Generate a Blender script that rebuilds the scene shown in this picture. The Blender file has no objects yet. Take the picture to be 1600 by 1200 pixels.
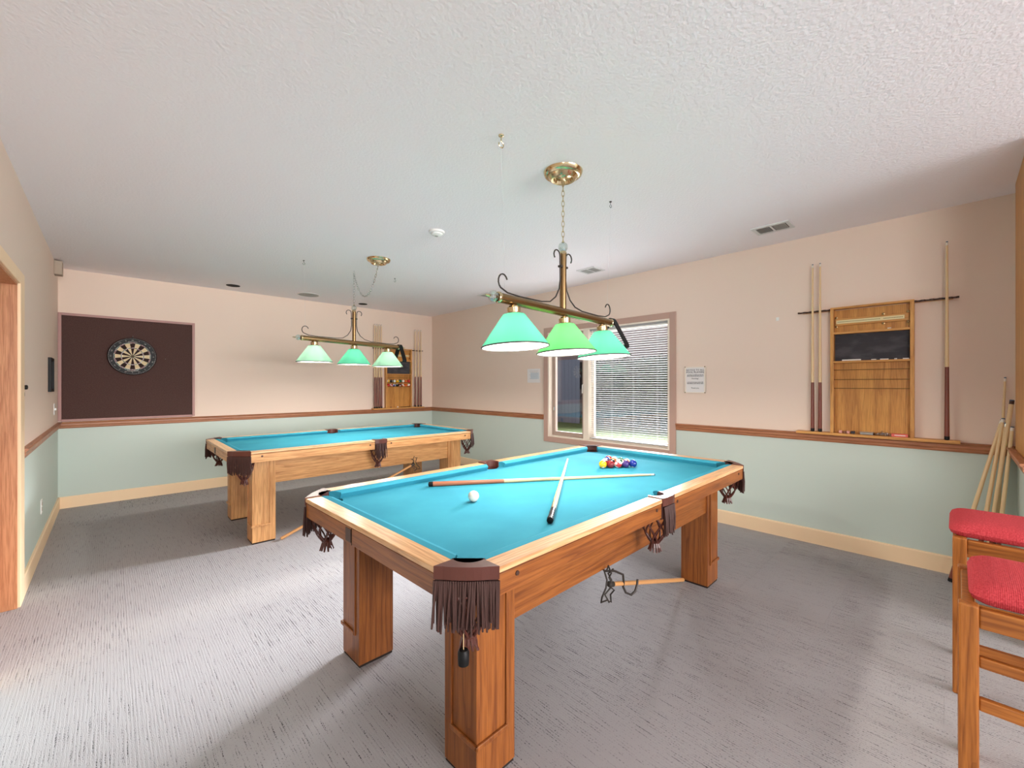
import bpy, bmesh, math, random
from mathutils import Vector, Matrix
R = random.Random(7)
PI = math.pi
sc = bpy.context.scene
col = sc.collection

# ---------------------------------------------------------------- camera, world, light, exposure
X0, Y0, XL, H, YF = 4.547, 7.036, -0.426, 2.74, -0.29
cam_d = bpy.data.cameras.new('camera'); cam = bpy.data.objects.new('camera', cam_d); col.objects.link(cam)
cam.location = (0, 0, 1.41)
cam.rotation_euler = (PI/2, 0, -0.7607)
cam_d.sensor_width = 36; cam_d.lens = 36*660.57/1600; cam_d.shift_y = 1.66/1600
cam_d.clip_start = 0.02
sc.camera = cam
sc.view_settings.view_transform = 'Standard'; sc.view_settings.look = 'None'
sc.view_settings.gamma = 1; sc.view_settings.use_curve_mapping = False
sc.view_settings.exposure = 0.5
sc.cycles.max_bounces = 10; sc.cycles.diffuse_bounces = 6; sc.cycles.transparent_max_bounces = 16
sc.cycles.use_denoising = True
sc.cycles.sample_clamp_indirect = 6
w = bpy.data.worlds.new('overcast_sky'); sc.world = w; w.use_nodes = True
w.node_tree.nodes['Background'].inputs['Color'].default_value = (1.0, 0.97, 0.99, 1)
w.node_tree.nodes['Background'].inputs['Strength'].default_value = 0.6

def area(name, loc, target, sx, sy, power, colr=(1, 1, 1), spread=PI):
    d = bpy.data.lights.new(name, 'AREA'); d.shape = 'RECTANGLE'; d.size = sx; d.size_y = sy
    d.energy = power; d.color = colr; d.spread = spread
    o = bpy.data.objects.new(name, d); col.objects.link(o); o.location = loc
    o.rotation_euler = (Vector(target)-Vector(loc)).to_track_quat('-Z', 'Y').to_euler()
    return o
# daylight arriving at the window from the bright side of the overcast sky, and two unseen fill lights added behind the camera
area('window_daylight', (12.0, 4.2, 4.5), (4.5, 3.0, 1.3), 5.0, 2.0, 2250, (1.0, 0.985, 0.985), 1.6)
area('rear_fill', (2.0, -9.0, 1.9), (2.0, 5.0, 1.5), 6.5, 2.6, 960, (1.0, 0.975, 0.965))
area('left_fill', (-5.2, -3.6, 1.8), (4.2, 3.0, 1.3), 3.0, 2.2, 190, (1.0, 0.99, 0.97))

# ---------------------------------------------------------------- helpers
def s2l(c):
    r = []
    for v in c:
        v /= 255.0
        r.append(v/12.92 if v <= 0.04045 else ((v+0.055)/1.055)**2.4)
    return (*r, 1)

def mat(name, rgb, rough=0.6, metal=0, spec=0.4, coat=0):
    m = bpy.data.materials.new(name); m.use_nodes = True
    b = m.node_tree.nodes['Principled BSDF']
    b.inputs['Base Color'].default_value = s2l(rgb); b.inputs['Roughness'].default_value = rough
    b.inputs['Metallic'].default_value = metal; b.inputs['Specular IOR Level'].default_value = spec
    b.inputs['Coat Weight'].default_value = coat
    return m

def nodes(m):
    return m.node_tree.nodes, m.node_tree.links, m.node_tree.nodes['Principled BSDF']

def coords(m, scale=(1, 1, 1), world=False):
    n, l, b = nodes(m)
    mp = n.new('ShaderNodeMapping'); mp.inputs['Scale'].default_value = scale
    if world:
        g = n.new('ShaderNodeNewGeometry'); l.new(g.outputs['Position'], mp.inputs['Vector'])
    else:
        t = n.new('ShaderNodeTexCoord'); l.new(t.outputs['Object'], mp.inputs['Vector'])
    return mp

def noise_bump(m, scale, strength, dist=0.002, world=True, detail=3, stretch=(1, 1, 1)):
    n, l, b = nodes(m)
    mp = coords(m, stretch, world)
    t = n.new('ShaderNodeTexNoise'); t.inputs['Scale'].default_value = scale; t.inputs['Detail'].default_value = detail
    l.new(mp.outputs[0], t.inputs['Vector'])
    bp = n.new('ShaderNodeBump'); bp.inputs['Strength'].default_value = strength; bp.inputs['Distance'].default_value = dist
    l.new(t.outputs[0], bp.inputs['Height']); l.new(bp.outputs[0], b.inputs['Normal'])
    return t

def noise_color(m, c1, c2, scale, stretch=(1, 1, 1), world=True, detail=4, lo=0.35, hi=0.65):
    n, l, b = nodes(m)
    mp = coords(m, stretch, world)
    t = n.new('ShaderNodeTexNoise'); t.inputs['Scale'].default_value = scale; t.inputs['Detail'].default_value = detail
    l.new(mp.outputs[0], t.inputs['Vector'])
    r = n.new('ShaderNodeValToRGB'); r.color_ramp.elements[0].position = lo; r.color_ramp.elements[1].position = hi
    r.color_ramp.elements[0].color = s2l(c1); r.color_ramp.elements[1].color = s2l(c2)
    l.new(t.outputs[0], r.inputs[0]); l.new(r.outputs[0], b.inputs['Base Color'])
    return r

def oak(name, light, dark, axis, rough=0.38, ring=1.0):
    """oak: long cathedral bands plus fine pores running along one axis"""
    m = mat(name, light, rough, spec=0.45)
    n, l, b = nodes(m)
    st = {'x': (0.32, 7, 7), 'y': (7, 0.32, 7), 'z': (7, 7, 0.32)}[axis]
    mp = coords(m, st)
    warp = n.new('ShaderNodeTexNoise'); warp.inputs['Scale'].default_value = 1.6*ring; warp.inputs['Detail'].default_value = 2
    l.new(mp.outputs[0], warp.inputs['Vector'])
    ml = n.new('ShaderNodeMath'); ml.operation = 'MULTIPLY'; ml.inputs[1].default_value = 8
    l.new(warp.outputs[0], ml.inputs[0])
    fr = n.new('ShaderNodeMath'); fr.operation = 'FRACT'; l.new(ml.outputs[0], fr.inputs[0])
    st2 = {'x': (4, 90, 90), 'y': (90, 4, 90), 'z': (90, 90, 4)}[axis]
    mp2 = coords(m, st2)
    pore = n.new('ShaderNodeTexNoise'); pore.inputs['Scale'].default_value = 2.0; pore.inputs['Detail'].default_value = 3
    l.new(mp2.outputs[0], pore.inputs['Vector'])
    r1 = n.new('ShaderNodeValToRGB')
    e = r1.color_ramp.elements; e[0].position = 0.0; e[0].color = s2l(tuple(a*0.6+c*0.4 for a, c in zip(dark, light))); e[1].position = 1.0
    mid = tuple(int(a*0.28+c*0.72) for a, c in zip(dark, light)); e[1].color = s2l(mid)
    k = r1.color_ramp.elements.new(0.25); k.color = s2l(mid)
    k = r1.color_ramp.elements.new(0.6); k.color = s2l(light)
    l.new(fr.outputs[0], r1.inputs[0])
    r2 = n.new('ShaderNodeValToRGB'); r2.color_ramp.elements[0].position = 0.38; r2.color_ramp.elements[1].position = 0.56
    r2.color_ramp.elements[0].color = (0.70, 0.62, 0.54, 1); r2.color_ramp.elements[1].color = (1, 1, 1, 1)
    l.new(pore.outputs[0], r2.inputs[0])
    mx = n.new('ShaderNodeMix'); mx.data_type = 'RGBA'; mx.blend_type = 'MULTIPLY'; mx.inputs[0].default_value = 0.75
    l.new(r1.outputs[0], mx.inputs[6]); l.new(r2.outputs[0], mx.inputs[7])
    l.new(mx.outputs[2], b.inputs['Base Color'])
    return m

class MB:
    """collects shapes into one bmesh"""
    def __init__(s): s.bm = bmesh.new(); s.mi = 0
    def face(s, vs):
        f = s.bm.faces.new(vs); f.material_index = s.mi; return f
    def box(s, a, b, bevel=0):
        (x0, y0, z0), (x1, y1, z1) = a, b
        x0, x1 = min(x0, x1), max(x0, x1); y0, y1 = min(y0, y1), max(y0, y1); z0, z1 = min(z0, z1), max(z0, z1)
        v = [s.bm.verts.new(p) for p in ((x0, y0, z0), (x1, y0, z0), (x1, y1, z0), (x0, y1, z0), (x0, y0, z1), (x1, y0, z1), (x1, y1, z1), (x0, y1, z1))]
        fs = [s.face([v[i] for i in q]) for q in ((0, 3, 2, 1), (4, 5, 6, 7), (0, 1, 5, 4), (1, 2, 6, 5), (2, 3, 7, 6), (3, 0, 4, 7))]
        if bevel:
            es = list({e for f in fs for e in f.edges})
            r = bmesh.ops.bevel(s.bm, geom=es, offset=bevel, segments=2, affect='EDGES', profile=0.5)
            for f in r['faces']: f.material_index = s.mi
        return s
    def prism(s, pts, z0, z1):
        """polygon outline (x, y) extruded in z"""
        n = len(pts)
        lo = [s.bm.verts.new((p[0], p[1], z0)) for p in pts]; hi = [s.bm.verts.new((p[0], p[1], z1)) for p in pts]
        s.face(lo[::-1]); s.face(hi)
        for i in range(n): s.face((lo[i], lo[(i+1) % n], hi[(i+1) % n], hi[i]))
        return s
    def loft(s, rings, closed=True, caps=True):
        rv = [[s.bm.verts.new(p) for p in r] for r in rings]
        n = len(rv[0])
        for a, b in zip(rv, rv[1:]):
            for i in range(n if closed else n-1): s.face((a[i], a[(i+1) % n], b[(i+1) % n], b[i]))
        if caps and closed: s.face(rv[0][::-1]); s.face(rv[-1])
        return s
    def tube(s, pts, r, n=6, caps=True, flat=None):
        """tube along points; r a number or a list; flat scales the second axis (strap)"""
        P = [Vector(p) for p in pts]; rs = r if isinstance(r, (list, tuple)) else [r]*len(P)
        rings = []; up = None
        for i, p in enumerate(P):
            t = (P[min(i+1, len(P)-1)]-P[max(i-1, 0)]).normalized()
            if up is None:
                up = Vector((0, 0, 1)) if abs(t.z) < 0.95 else Vector((1, 0, 0))
            a = t.cross(up)
            if a.length < 1e-5: a = t.orthogonal()
            a.normalize(); b = a.cross(t).normalized(); up = b
            k = 1 if flat is None else flat
            rings.append([p+(a*math.cos(2*PI*j/n)+b*k*math.sin(2*PI*j/n))*rs[i] for j in range(n)])
        s.loft(rings, True, caps); return s
    def lathe(s, prof, c=(0, 0, 0), n=24, ax='z', caps=False):
        rings = []
        for r, z in prof:
            ring = []
            for j in range(n):
                a = 2*PI*j/n; u, v = r*math.cos(a), r*math.sin(a)
                q = {'z': (u, v, z), 'x': (z, u, v), 'y': (v, z, u)}[ax]
                ring.append((c[0]+q[0], c[1]+q[1], c[2]+q[2]))
            rings.append(ring)
        s.loft(rings, True, caps); return s
    def ball(s, c, r, n=16, m=10, sc3=(1, 1, 1)):
        prof = [(max(1e-4, r*math.sin(PI*i/m)), -r*math.cos(PI*i/m)) for i in range(m+1)]
        rings = [[(c[0]+pr*math.cos(2*PI*j/n)*sc3[0], c[1]+pr*math.sin(2*PI*j/n)*sc3[1], c[2]+pz*sc3[2]) for j in range(n)] for pr, pz in prof]
        s.loft(rings, True, True); return s
    def build(s, name, m=None, parent=None, smooth=False, loc=None, rot=None, M=None, keep=False):
        if M is not None: s.bm.transform(M)
        bmesh.ops.recalc_face_normals(s.bm, faces=s.bm.faces)
        me = bpy.data.meshes.new(name); s.bm.to_mesh(me); s.bm.free()
        for k in (m if isinstance(m, (list, tuple)) else [m]):
            if k: me.materials.append(k)
        if smooth:
            for p in me.polygons: p.use_smooth = True
            try: me.set_sharp_from_angle(angle=math.radians(40))
            except Exception: pass
        o = bpy.data.objects.new(name, me); col.objects.link(o)
        if parent: o.parent = parent
        if loc is not None: o.location = loc
        if rot is not None: o.rotation_euler = rot
        return o

def tag(o, label=None, cat=None, group=None, kind=None):
    if label: o['label'] = label
    if cat: o['category'] = cat
    if group: o['group'] = group
    if kind: o['kind'] = kind
    return o
def thing(name, label, cat, loc=(0, 0, 0), rz=0, group=None):
    o = bpy.data.objects.new(name, None); col.objects.link(o); o.empty_display_size = 0.1
    o.location = loc; o.rotation_euler = (0, 0, rz)
    return tag(o, label, cat, group)
def struct(o): o['kind'] = 'structure'; return o
def kids(o): return [c for c in bpy.data.objects if c.parent == o]
def dup(o, parent=None):
    c = o.copy(); col.objects.link(c)
    if parent: c.parent = parent
    for k in kids(o): dup(k, c)
    return c
def bx(name, a, b, m, parent=None, bevel=0): return MB().box(a, b, bevel).build(name, m, parent)
def text(body, name, size, m, parent, M, ext=0.0006, align='CENTER'):
    c = bpy.data.curves.new(name, 'FONT'); c.body = body; c.size = size; c.extrude = ext; c.align_x = align; c.align_y = 'CENTER'
    c.resolution_u = 2
    f = bpy.data.objects.new(name, c); col.objects.link(f)
    bpy.context.view_layer.update()
    me = bpy.data.meshes.new_from_object(f.evaluated_get(bpy.context.evaluated_depsgraph_get()))
    bpy.data.objects.remove(f); me.name = name; me.materials.clear(); me.materials.append(m)
    o = bpy.data.objects.new(name, me); col.objects.link(o)
    o.parent = parent; o.matrix_local = M
    return o

# ---------------------------------------------------------------- materials
M = {}
M['wall_up'] = mat('pink_beige_paint', (232, 211, 195), 0.75, spec=0.2); noise_bump(M['wall_up'], 260, 0.12, 0.001)
M['wall_lo'] = mat('sage_green_paint', (198, 210, 202), 0.7, spec=0.2); noise_bump(M['wall_lo'], 260, 0.12, 0.001)
M['ceiling'] = mat('ceiling_texture', (247, 242, 245), 0.85, spec=0.1); noise_bump(M['ceiling'], 62, 0.6, 0.005, detail=5)
M['base'] = mat('peach_trim_paint', (246, 216, 178), 0.5, spec=0.3)
M['casing'] = mat('dusty_pink_trim_paint', (188, 156, 142), 0.5, spec=0.3)
M['rail'] = oak('stained_chair_rail', (184, 124, 88), (132, 82, 54), 'x', 0.4)
M['rail_y'] = oak('stained_chair_rail_side', (184, 124, 88), (132, 82, 54), 'y', 0.4)
for pre, nm, lt, dk, cl, cd in (('', 'oak_shaded', (152, 90, 40), (96, 48, 20), (226, 180, 132), (180, 124, 78)), ('f_', 'oak_window_lit', (226, 172, 114), (182, 122, 72), (234, 194, 146), (200, 148, 100))):  # near table's shade and far table's window bleaching are put into the oak tones
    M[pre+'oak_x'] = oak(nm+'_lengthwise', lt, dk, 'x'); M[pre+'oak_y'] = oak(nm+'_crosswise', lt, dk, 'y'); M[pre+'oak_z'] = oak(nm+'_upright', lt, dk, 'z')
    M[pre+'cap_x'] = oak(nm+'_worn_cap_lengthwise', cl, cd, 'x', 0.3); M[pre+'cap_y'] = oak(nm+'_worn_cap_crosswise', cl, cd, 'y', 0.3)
M['stool'] = oak('medium_oak_stool', (176, 108, 46), (118, 64, 22), 'z', 0.32)
M['stool_y'] = oak('medium_oak_stool_rail', (176, 108, 46), (118, 64, 22), 'y', 0.32)
M['rack_z'] = oak('rack_oak_upright', (218, 160, 88), (176, 118, 58), 'z', 0.4)
M['rack_v'] = oak('rack_oak_veneer', (210, 150, 76), (160, 102, 46), 'z', 0.35, 0.6)
M['rack_x'] = oak('rack_oak_long', (218, 160, 88), (176, 118, 58), 'x', 0.4)
M['door'] = oak('door_jamb_oak', (208, 150, 108), (176, 116, 78), 'z', 0.45)
M['cloth'] = mat('turquoise_cloth', (72, 190, 214), 0.9, spec=0.12); noise_bump(M['cloth'], 900, 0.15, 0.0006)
noise_color(M['cloth'], (52, 138, 160), (60, 149, 170), 3.0, world=True)
M['leather'] = mat('dark_brown_leather', (86, 46, 38), 0.36, spec=0.4, coat=0.05); noise_bump(M['leather'], 160, 0.25, 0.001)
M['fringe'] = mat('brown_leather_fringe', (66, 42, 37), 0.6, spec=0.3)
M['black'] = mat('black_plastic', (16, 16, 17), 0.5, spec=0.25)
M['rubber'] = mat('dark_rubber', (38, 28, 24), 0.8)
M['iron'] = mat('wrought_iron', (62, 56, 52), 0.5, 0.4)
M['brass'] = mat('polished_brass', (214, 196, 156), 0.16, 1.0)
M['brass_d'] = mat('antique_brass', (152, 124, 86), 0.26, 1.0)
M['steel'] = mat('bright_steel', (200, 200, 200), 0.25, 1.0)
M['white'] = mat('white_plastic', (236, 235, 232), 0.45)
M['paper'] = mat('white_paper', (232, 228, 226), 0.8)
M['ink'] = mat('black_ink', (40, 38, 38), 0.8)
M['red_pad'] = mat('red_woven_seat', (192, 58, 66), 0.85, spec=0.2)
noise_color(M['red_pad'], (172, 46, 54), (206, 76, 82), 210, (1, 1, 1), detail=2, lo=0.3, hi=0.7)
n_, l_, b_ = nodes(M['red_pad']); wv = n_.new('ShaderNodeTexWave'); wv.inputs['Scale'].default_value = 70; wv.bands_direction = 'Y'
mp_ = coords(M['red_pad']); l_.new(mp_.outputs[0], wv.inputs['Vector'])
bp_ = n_.new('ShaderNodeBump'); bp_.inputs['Strength'].default_value = 0.5; bp_.inputs['Distance'].default_value = 0.0015
l_.new(wv.outputs[1], bp_.inputs['Height']); l_.new(bp_.outputs[0], b_.inputs['Normal'])
M['cork'] = mat('dark_brown_felt_panel', (80, 60, 56), 0.95, spec=0.05)
noise_color(M['cork'], (72, 52, 49), (92, 70, 65), 140, lo=0.3, hi=0.7)
M['slate'] = mat('blackboard', (62, 58, 62), 0.75); noise_color(M['slate'], (54, 51, 55), (92, 86, 90), 7, (1, 1, 2.5), lo=0.42, hi=0.8)
M['cue_light'] = mat('maple_cue_shaft', (226, 196, 150), 0.3)
M['cue_butt'] = mat('mahogany_cue_butt', (122, 62, 48), 0.3)
M['cue_butt_t'] = mat('tan_cue_butt', (170, 104, 76), 0.3)
M['ferrule'] = mat('white_ferrule', (232, 226, 214), 0.35)
M['wood_dark'] = mat('dark_walnut_clip', (66, 42, 32), 0.4)
M['board_cream'] = mat('dartboard_cream', (212, 190, 152), 0.85)
M['board_dark'] = mat('dartboard_black', (44, 24, 20), 0.85)
M['board_red'] = mat('dartboard_red', (108, 44, 40), 0.85)
M['board_green'] = mat('dartboard_green', (62, 84, 58), 0.85)
M['blue_paper'] = mat('pale_blue_paper', (206, 214, 220), 0.7)
M['beige_plastic'] = mat('beige_plastic', (178, 160, 142), 0.6)
M['pink_frame'] = mat('dusty_rose_frame', (172, 130, 124), 0.5)
M['sash'] = mat('taupe_sash', (170, 150, 138), 0.5)
M['cream_vinyl'] = mat('cream_vinyl', (236, 224, 208), 0.45)
M['slat'] = mat('white_blind_slat', (166, 166, 166), 0.45)
M['vent'] = mat('white_vent_metal', (216, 216, 216), 0.45)
M['void'] = mat('dark_recess', (14, 14, 15), 0.9)
M['grey_grille'] = mat('grey_speaker_grille', (168, 168, 164), 0.7)

# carpet: stripes along the room's depth, heathered, each tile slightly its own grey
cp = mat('grey_carpet', (140, 138, 140), 0.97, spec=0.05); M['carpet'] = cp
n_, l_, b_ = nodes(cp)
mpa = coords(cp, (110, 5, 1), True); na = n_.new('ShaderNodeTexNoise'); na.inputs['Scale'].default_value = 1.5; na.inputs['Detail'].default_value = 3
l_.new(mpa.outputs[0], na.inputs['Vector'])
mpb = coords(cp, (260, 120, 1), True); nb = n_.new('ShaderNodeTexNoise'); nb.inputs['Scale'].default_value = 1.2; nb.inputs['Detail'].default_value = 2
l_.new(mpb.outputs[0], nb.inputs['Vector'])
mpc = coords(cp, (1, 0.02, 1), True); nw = n_.new('ShaderNodeTexWave'); nw.inputs['Scale'].default_value = 26; nw.inputs['Distortion'].default_value = 0.6; nw.bands_direction = 'X'
l_.new(mpc.outputs[0], nw.inputs['Vector'])
m1 = n_.new('ShaderNodeMath'); m1.operation = 'MULTIPLY_ADD'; m1.inputs[1].default_value = 0.12; l_.new(nw.outputs[1], m1.inputs[0]); l_.new(na.outputs[0], m1.inputs[2])
m1.inputs[1].default_value = 0.20
ad = n_.new('ShaderNodeMath'); ad.operation = 'ADD'; l_.new(m1.outputs[0], ad.inputs[0]); l_.new(nb.outputs[0], ad.inputs[1])
oi = n_.new('ShaderNodeObjectInfo')
mr = n_.new('ShaderNodeMath'); mr.operation = 'MULTIPLY_ADD'; mr.inputs[1].default_value = 0.10; l_.new(oi.outputs['Random'], mr.inputs[0]); l_.new(ad.outputs[0], mr.inputs[2])
rc = n_.new('ShaderNodeValToRGB'); rc.color_ramp.elements[0].position = 0.80; rc.color_ramp.elements[1].position = 1.50
rc.color_ramp.elements[0].color = s2l((68, 66, 68)); rc.color_ramp.elements[1].color = s2l((172, 169, 170))
l_.new(mr.outputs[0], rc.inputs[0]); l_.new(rc.outputs[0], b_.inputs['Base Color'])
bp_ = n_.new('ShaderNodeBump'); bp_.inputs['Strength'].default_value = 0.6; bp_.inputs['Distance'].default_value = 0.003
l_.new(ad.outputs[0], bp_.inputs['Height']); l_.new(bp_.outputs[0], b_.inputs['Normal'])

def glassy(name, tint=(0.95, 0.97, 1, 1), gloss=0.08):
    m = bpy.data.materials.new(name); m.use_nodes = True; n = m.node_tree.nodes; l = m.node_tree.links
    n.remove(n['Principled BSDF'])
    t = n.new('ShaderNodeBsdfTransparent'); t.inputs[0].default_value = tint
    g = n.new('ShaderNodeBsdfGlossy'); g.inputs['Roughness'].default_value = 0.03
    x = n.new('ShaderNodeMixShader'); x.inputs[0].default_value = gloss
    l.new(t.outputs[0], x.inputs[1]); l.new(g.outputs[0], x.inputs[2]); l.new(x.outputs[0], n['Material Output'].inputs[0])
    return m
M['glass'] = glassy('window_glass')
M['crystal'] = glassy('clear_crystal', (0.88, 0.95, 0.92, 1), 0.35)
def shade_mat(name, rgb, trans=0.66, gloss=0.12):
    m = bpy.data.materials.new(name); m.use_nodes = True; n = m.node_tree.nodes; l = m.node_tree.links
    n.remove(n['Principled BSDF']); c = s2l(rgb)
    d = n.new('ShaderNodeBsdfDiffuse'); d.inputs[0].default_value = c
    t = n.new('ShaderNodeBsdfTranslucent'); t.inputs[0].default_value = c
    g = n.new('ShaderNodeBsdfGlossy'); g.inputs['Roughness'].default_value = 0.18
    x = n.new('ShaderNodeMixShader'); x.inputs[0].default_value = trans
    y = n.new('ShaderNodeMixShader'); y.inputs[0].default_value = gloss
    l.new(d.outputs[0], x.inputs[1]); l.new(t.outputs[0], x.inputs[2])
    l.new(x.outputs[0], y.inputs[1]); l.new(g.outputs[0], y.inputs[2]); l.new(y.outputs[0], n['Material Output'].inputs[0])
    return m
M['shade_teal'] = shade_mat('teal_green_glass', (112, 222, 184))
M['shade_lime'] = shade_mat('bright_green_glass', (128, 232, 140))
M['shade_mint'] = shade_mat('pale_mint_glass', (196, 244, 216))
M['opal'] = shade_mat('opal_lining', (252, 250, 246), 0.6, 0.02)
bulb = bpy.data.materials.new('lit_bulb'); bulb.use_nodes = True
bulb.node_tree.nodes['Principled BSDF'].inputs['Emission Color'].default_value = (1, 0.95, 0.86, 1)
bulb.node_tree.nodes['Principled BSDF'].inputs['Emission Strength'].default_value = 9
M['bulb'] = bulb

# ---------------------------------------------------------------- room shell
Z1, Z2, ZB = 0.914, 0.9865, 0.132          # chair rail bottom/top, baseboard top
YB = -5.0                                   # the adjoining lounge runs on behind the camera
fl = struct(bx('floor', (-4.5, YB, -0.12), (X0+0.2, Y0+0.2, -0.008), M['carpet']))
tile = MB().box((-0.2498, -0.2498, -0.008), (0.2498, 0.2498, 0), 0).build('carpet_tile', M['carpet'], fl)
tx = [XL+0.25+0.5*i for i in range(10)]; first = True
for i, x in enumerate(tx):
    for j in range(20):
        y = Y0-0.25-0.5*j
        if y < -0.45 and not (x > 0.2 and y > -2.6): continue
        o = tile if first else tile.copy()
        if not first: col.objects.link(o)
        first = False; o.location = (x, y, 0)
struct(bx('floor_lounge_strip', (XL, YB, -0.008), (0.0, -0.464, -0.001), M['carpet'], fl))
struct(bx('ceiling', (-4.5, YB, H), (X0+0.2, Y0+0.2, H+0.12), M['ceiling']))
def wall(name, boxes_up, boxes_lo):
    b = MB()
    for p, q in boxes_up: b.box(p, q)
    b.mi = 1
    for p, q in boxes_lo: b.box(p, q)
    return struct(b.build(name, [M['wall_up'], M['wall_lo']]))
ZM = 0.95
wall('wall_back', [((XL-0.14, Y0, ZM), (X0+0.14, Y0+0.14, H))], [((XL-0.14, Y0, 0), (X0+0.14, Y0+0.14, ZM))])
WY0, WY1, WZ0, WZ1 = 2.209, 4.02, 0.68, 2.155     # window opening
wall('wall_right',
     [((X0, WY1, ZM), (X0+0.14, Y0, H)), ((X0, YB, ZM), (X0+0.14, WY0, H)), ((X0, WY0, WZ1), (X0+0.14, WY1, H))],
     [((X0, WY1, 0), (X0+0.14, Y0, ZM)), ((X0, YB, 0), (X0+0.14, WY0, ZM)), ((X0, WY0, 0), (X0+0.14, WY1, WZ0))])
DY0, DY1, DZ = 3.19, 4.10, 2.06
wall('wall_left',
     [((XL-0.14, DY1, ZM), (XL, Y0, H)), ((XL-0.14, YF, ZM), (XL, DY0, H)), ((XL-0.14, DY0, DZ), (XL, DY1, H))],
     [((XL-0.14, DY1, 0), (XL, Y0, ZM)), ((XL-0.14, YF, 0), (XL, DY0, ZM))])
wall('wall_front', [((3.55, YF-0.14, ZM), (X0, YF, H))], [((3.55, YF-0.14, 0), (X0, YF, ZM))])
# oak panelling on the short front wall, from chair rail to ceiling
struct(bx('trim_1', (3.55, YF-0.14, Z2), (4.335, YF+0.02, H), M['rack_z'], None, 0.003))

bx('threshold_carpet', (XL-0.14, DY0+0.02, -0.008), (XL, DY1-0.02, 0), M['carpet'], fl)
# mouldings
def rail_prof():   # (depth, height) outline of the chair rail
    return [(0, Z1), (0.010, Z1), (0.016, Z1+0.012), (0.016, Z1+0.020), (0.024, Z1+0.034), (0.024, Z2-0.020), (0.034, Z2-0.012), (0.036, Z2-0.004), (0.032, Z2), (0, Z2)]
def base_prof(): return [(0, 0), (0.016, 0), (0.016, ZB-0.010), (0.011, ZB), (0, ZB)]
def run(name, prof, p, q, nrm, m):
    """moulding profile swept from p to q (x, y) with the wall normal nrm"""
    b = MB(); b.loft([[(p[0]+nrm[0]*d, p[1]+nrm[1]*d, z) for d, z in prof], [(q[0]+nrm[0]*d, q[1]+nrm[1]*d, z) for d, z in prof]])
    return struct(b.build(name, m))
run('trim_2', rail_prof(), (XL, Y0), (X0, Y0), (0, -1), M['rail'])
run('trim_3', rail_prof(), (XL, 4.265), (XL, Y0), (1, 0), M['rail_y'])
run('trim_4', rail_prof(), (X0, 4.10), (X0, Y0), (-1, 0), M['rail_y'])
run('trim_5', rail_prof(), (X0, YF), (X0, 2.135), (-1, 0), M['rail_y'])
run('trim_6', rail_prof(), (3.55, YF+0.02), (X0, YF+0.02), (0, 1), M['rail'])
run('baseboard_back', base_prof(), (XL, Y0), (X0, Y0), (0, -1), M['base'])
run('baseboard_left', base_prof(), (XL, 4.265), (XL, Y0), (1, 0), M['base'])
run('baseboard_right', base_prof(), (X0, YF), (X0, Y0), (-1, 0), M['base'])
run('baseboard_front', base_prof(), (3.55, YF), (X0, YF), (0, 1), M['base'])

# door in the left wall
d1 = thing('door_1', 'flush oak door set back in the left wall opening', 'door'); d1['kind'] = 'structure'
bx('door_leaf', (XL-0.135, DY0+0.02, 0.01), (XL-0.095, DY1-0.02, DZ-0.02), M['door'], d1)
b = MB(); b.box((XL-0.14, DY1-0.018, 0), (XL+0.004, DY1, DZ)); b.box((XL-0.14, DY0, 0), (XL+0.004, DY0+0.018, DZ)); b.box((XL-0.14, DY0, DZ-0.018), (XL+0.004, DY1, DZ))
b.build('door_jamb', M['door'], d1)
for nm, p, q in (('casing', (XL, DY1-0.006, 0), (XL+0.018, DY1+0.16, DZ+0.075)), ('casing', (XL, DY0-0.16, 0), (XL+0.018, DY0+0.006, DZ+0.075)), ('casing', (XL, DY0+0.006, DZ-0.006), (XL+0.018, DY1-0.006, DZ+0.075))):
    bx(nm, p, q, M['base'], d1, 0.004)
MB().tube([(XL-0.06, DY0+0.09, 1.0), (XL-0.095, DY0+0.09, 1.0)], 0.012, 10).ball((XL-0.045, DY0+0.09, 1.0), 0.028).build('door_handle', M['brass_d'], d1, True)

# ---------------------------------------------------------------- window in the right wall
w1 = thing('window_1', 'tan trimmed window with white blind', 'window'); w1['kind'] = 'structure'
x = X0
for p, q in (((x-0.018, WY0-0.072, WZ0-0.075), (x, WY0, WZ1+0.07)), ((x-0.018, WY1, WZ0-0.075), (x, WY1+0.078, WZ1+0.07)),
             ((x-0.018, WY0, WZ1), (x, WY1, WZ1+0.07)), ((x-0.018, WY0, WZ0-0.075), (x, WY1, WZ0))):
    bx('casing', p, q, M['casing'], w1, 0.003)
b = MB(); t = 0.022   # cream liner of the opening
b.box((x-0.014, WY0, WZ0), (x+0.12, WY0+t, WZ1)); b.box((x-0.014, WY1-t, WZ0), (x+0.12, WY1, WZ1)); b.box((x-0.014, WY0+t, WZ0), (x+0.12, WY1-t, WZ0+0.016)); b.box((x-0.014, WY0+t, WZ1-0.016), (x+0.12, WY1-t, WZ1))
b.build('window_frame', M['cream_vinyl'], w1)
b = MB(); b.box((x-0.004, 3.325, WZ0+0.016), (x+0.11, 3.405, WZ1-0.016)); b.build('mullion', M['cream_vinyl'], w1)
def sash(y0, y1, xa, xb, wd, m):
    b = MB(); z0, z1 = WZ0+0.016, WZ1-0.016
    b.box((xa, y0, z0), (xb, y0+wd, z1)); b.box((xa, y1-wd, z0), (xb, y1, z1)); b.box((xa, y0+wd, z0), (xb, y1-wd, z0+wd)); b.box((xa, y0+wd, z1-wd), (xb, y1-wd, z1))
    return b.build('sash', m, w1)
s1 = sash(3.405, WY1-t, x+0.055, x+0.10, 0.06, M['sash'])
bx('pane', (x+0.076, 3.465, WZ0+0.076), (x+0.082, WY1-t-0.06, WZ1-0.076), M['glass'], s1)
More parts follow.
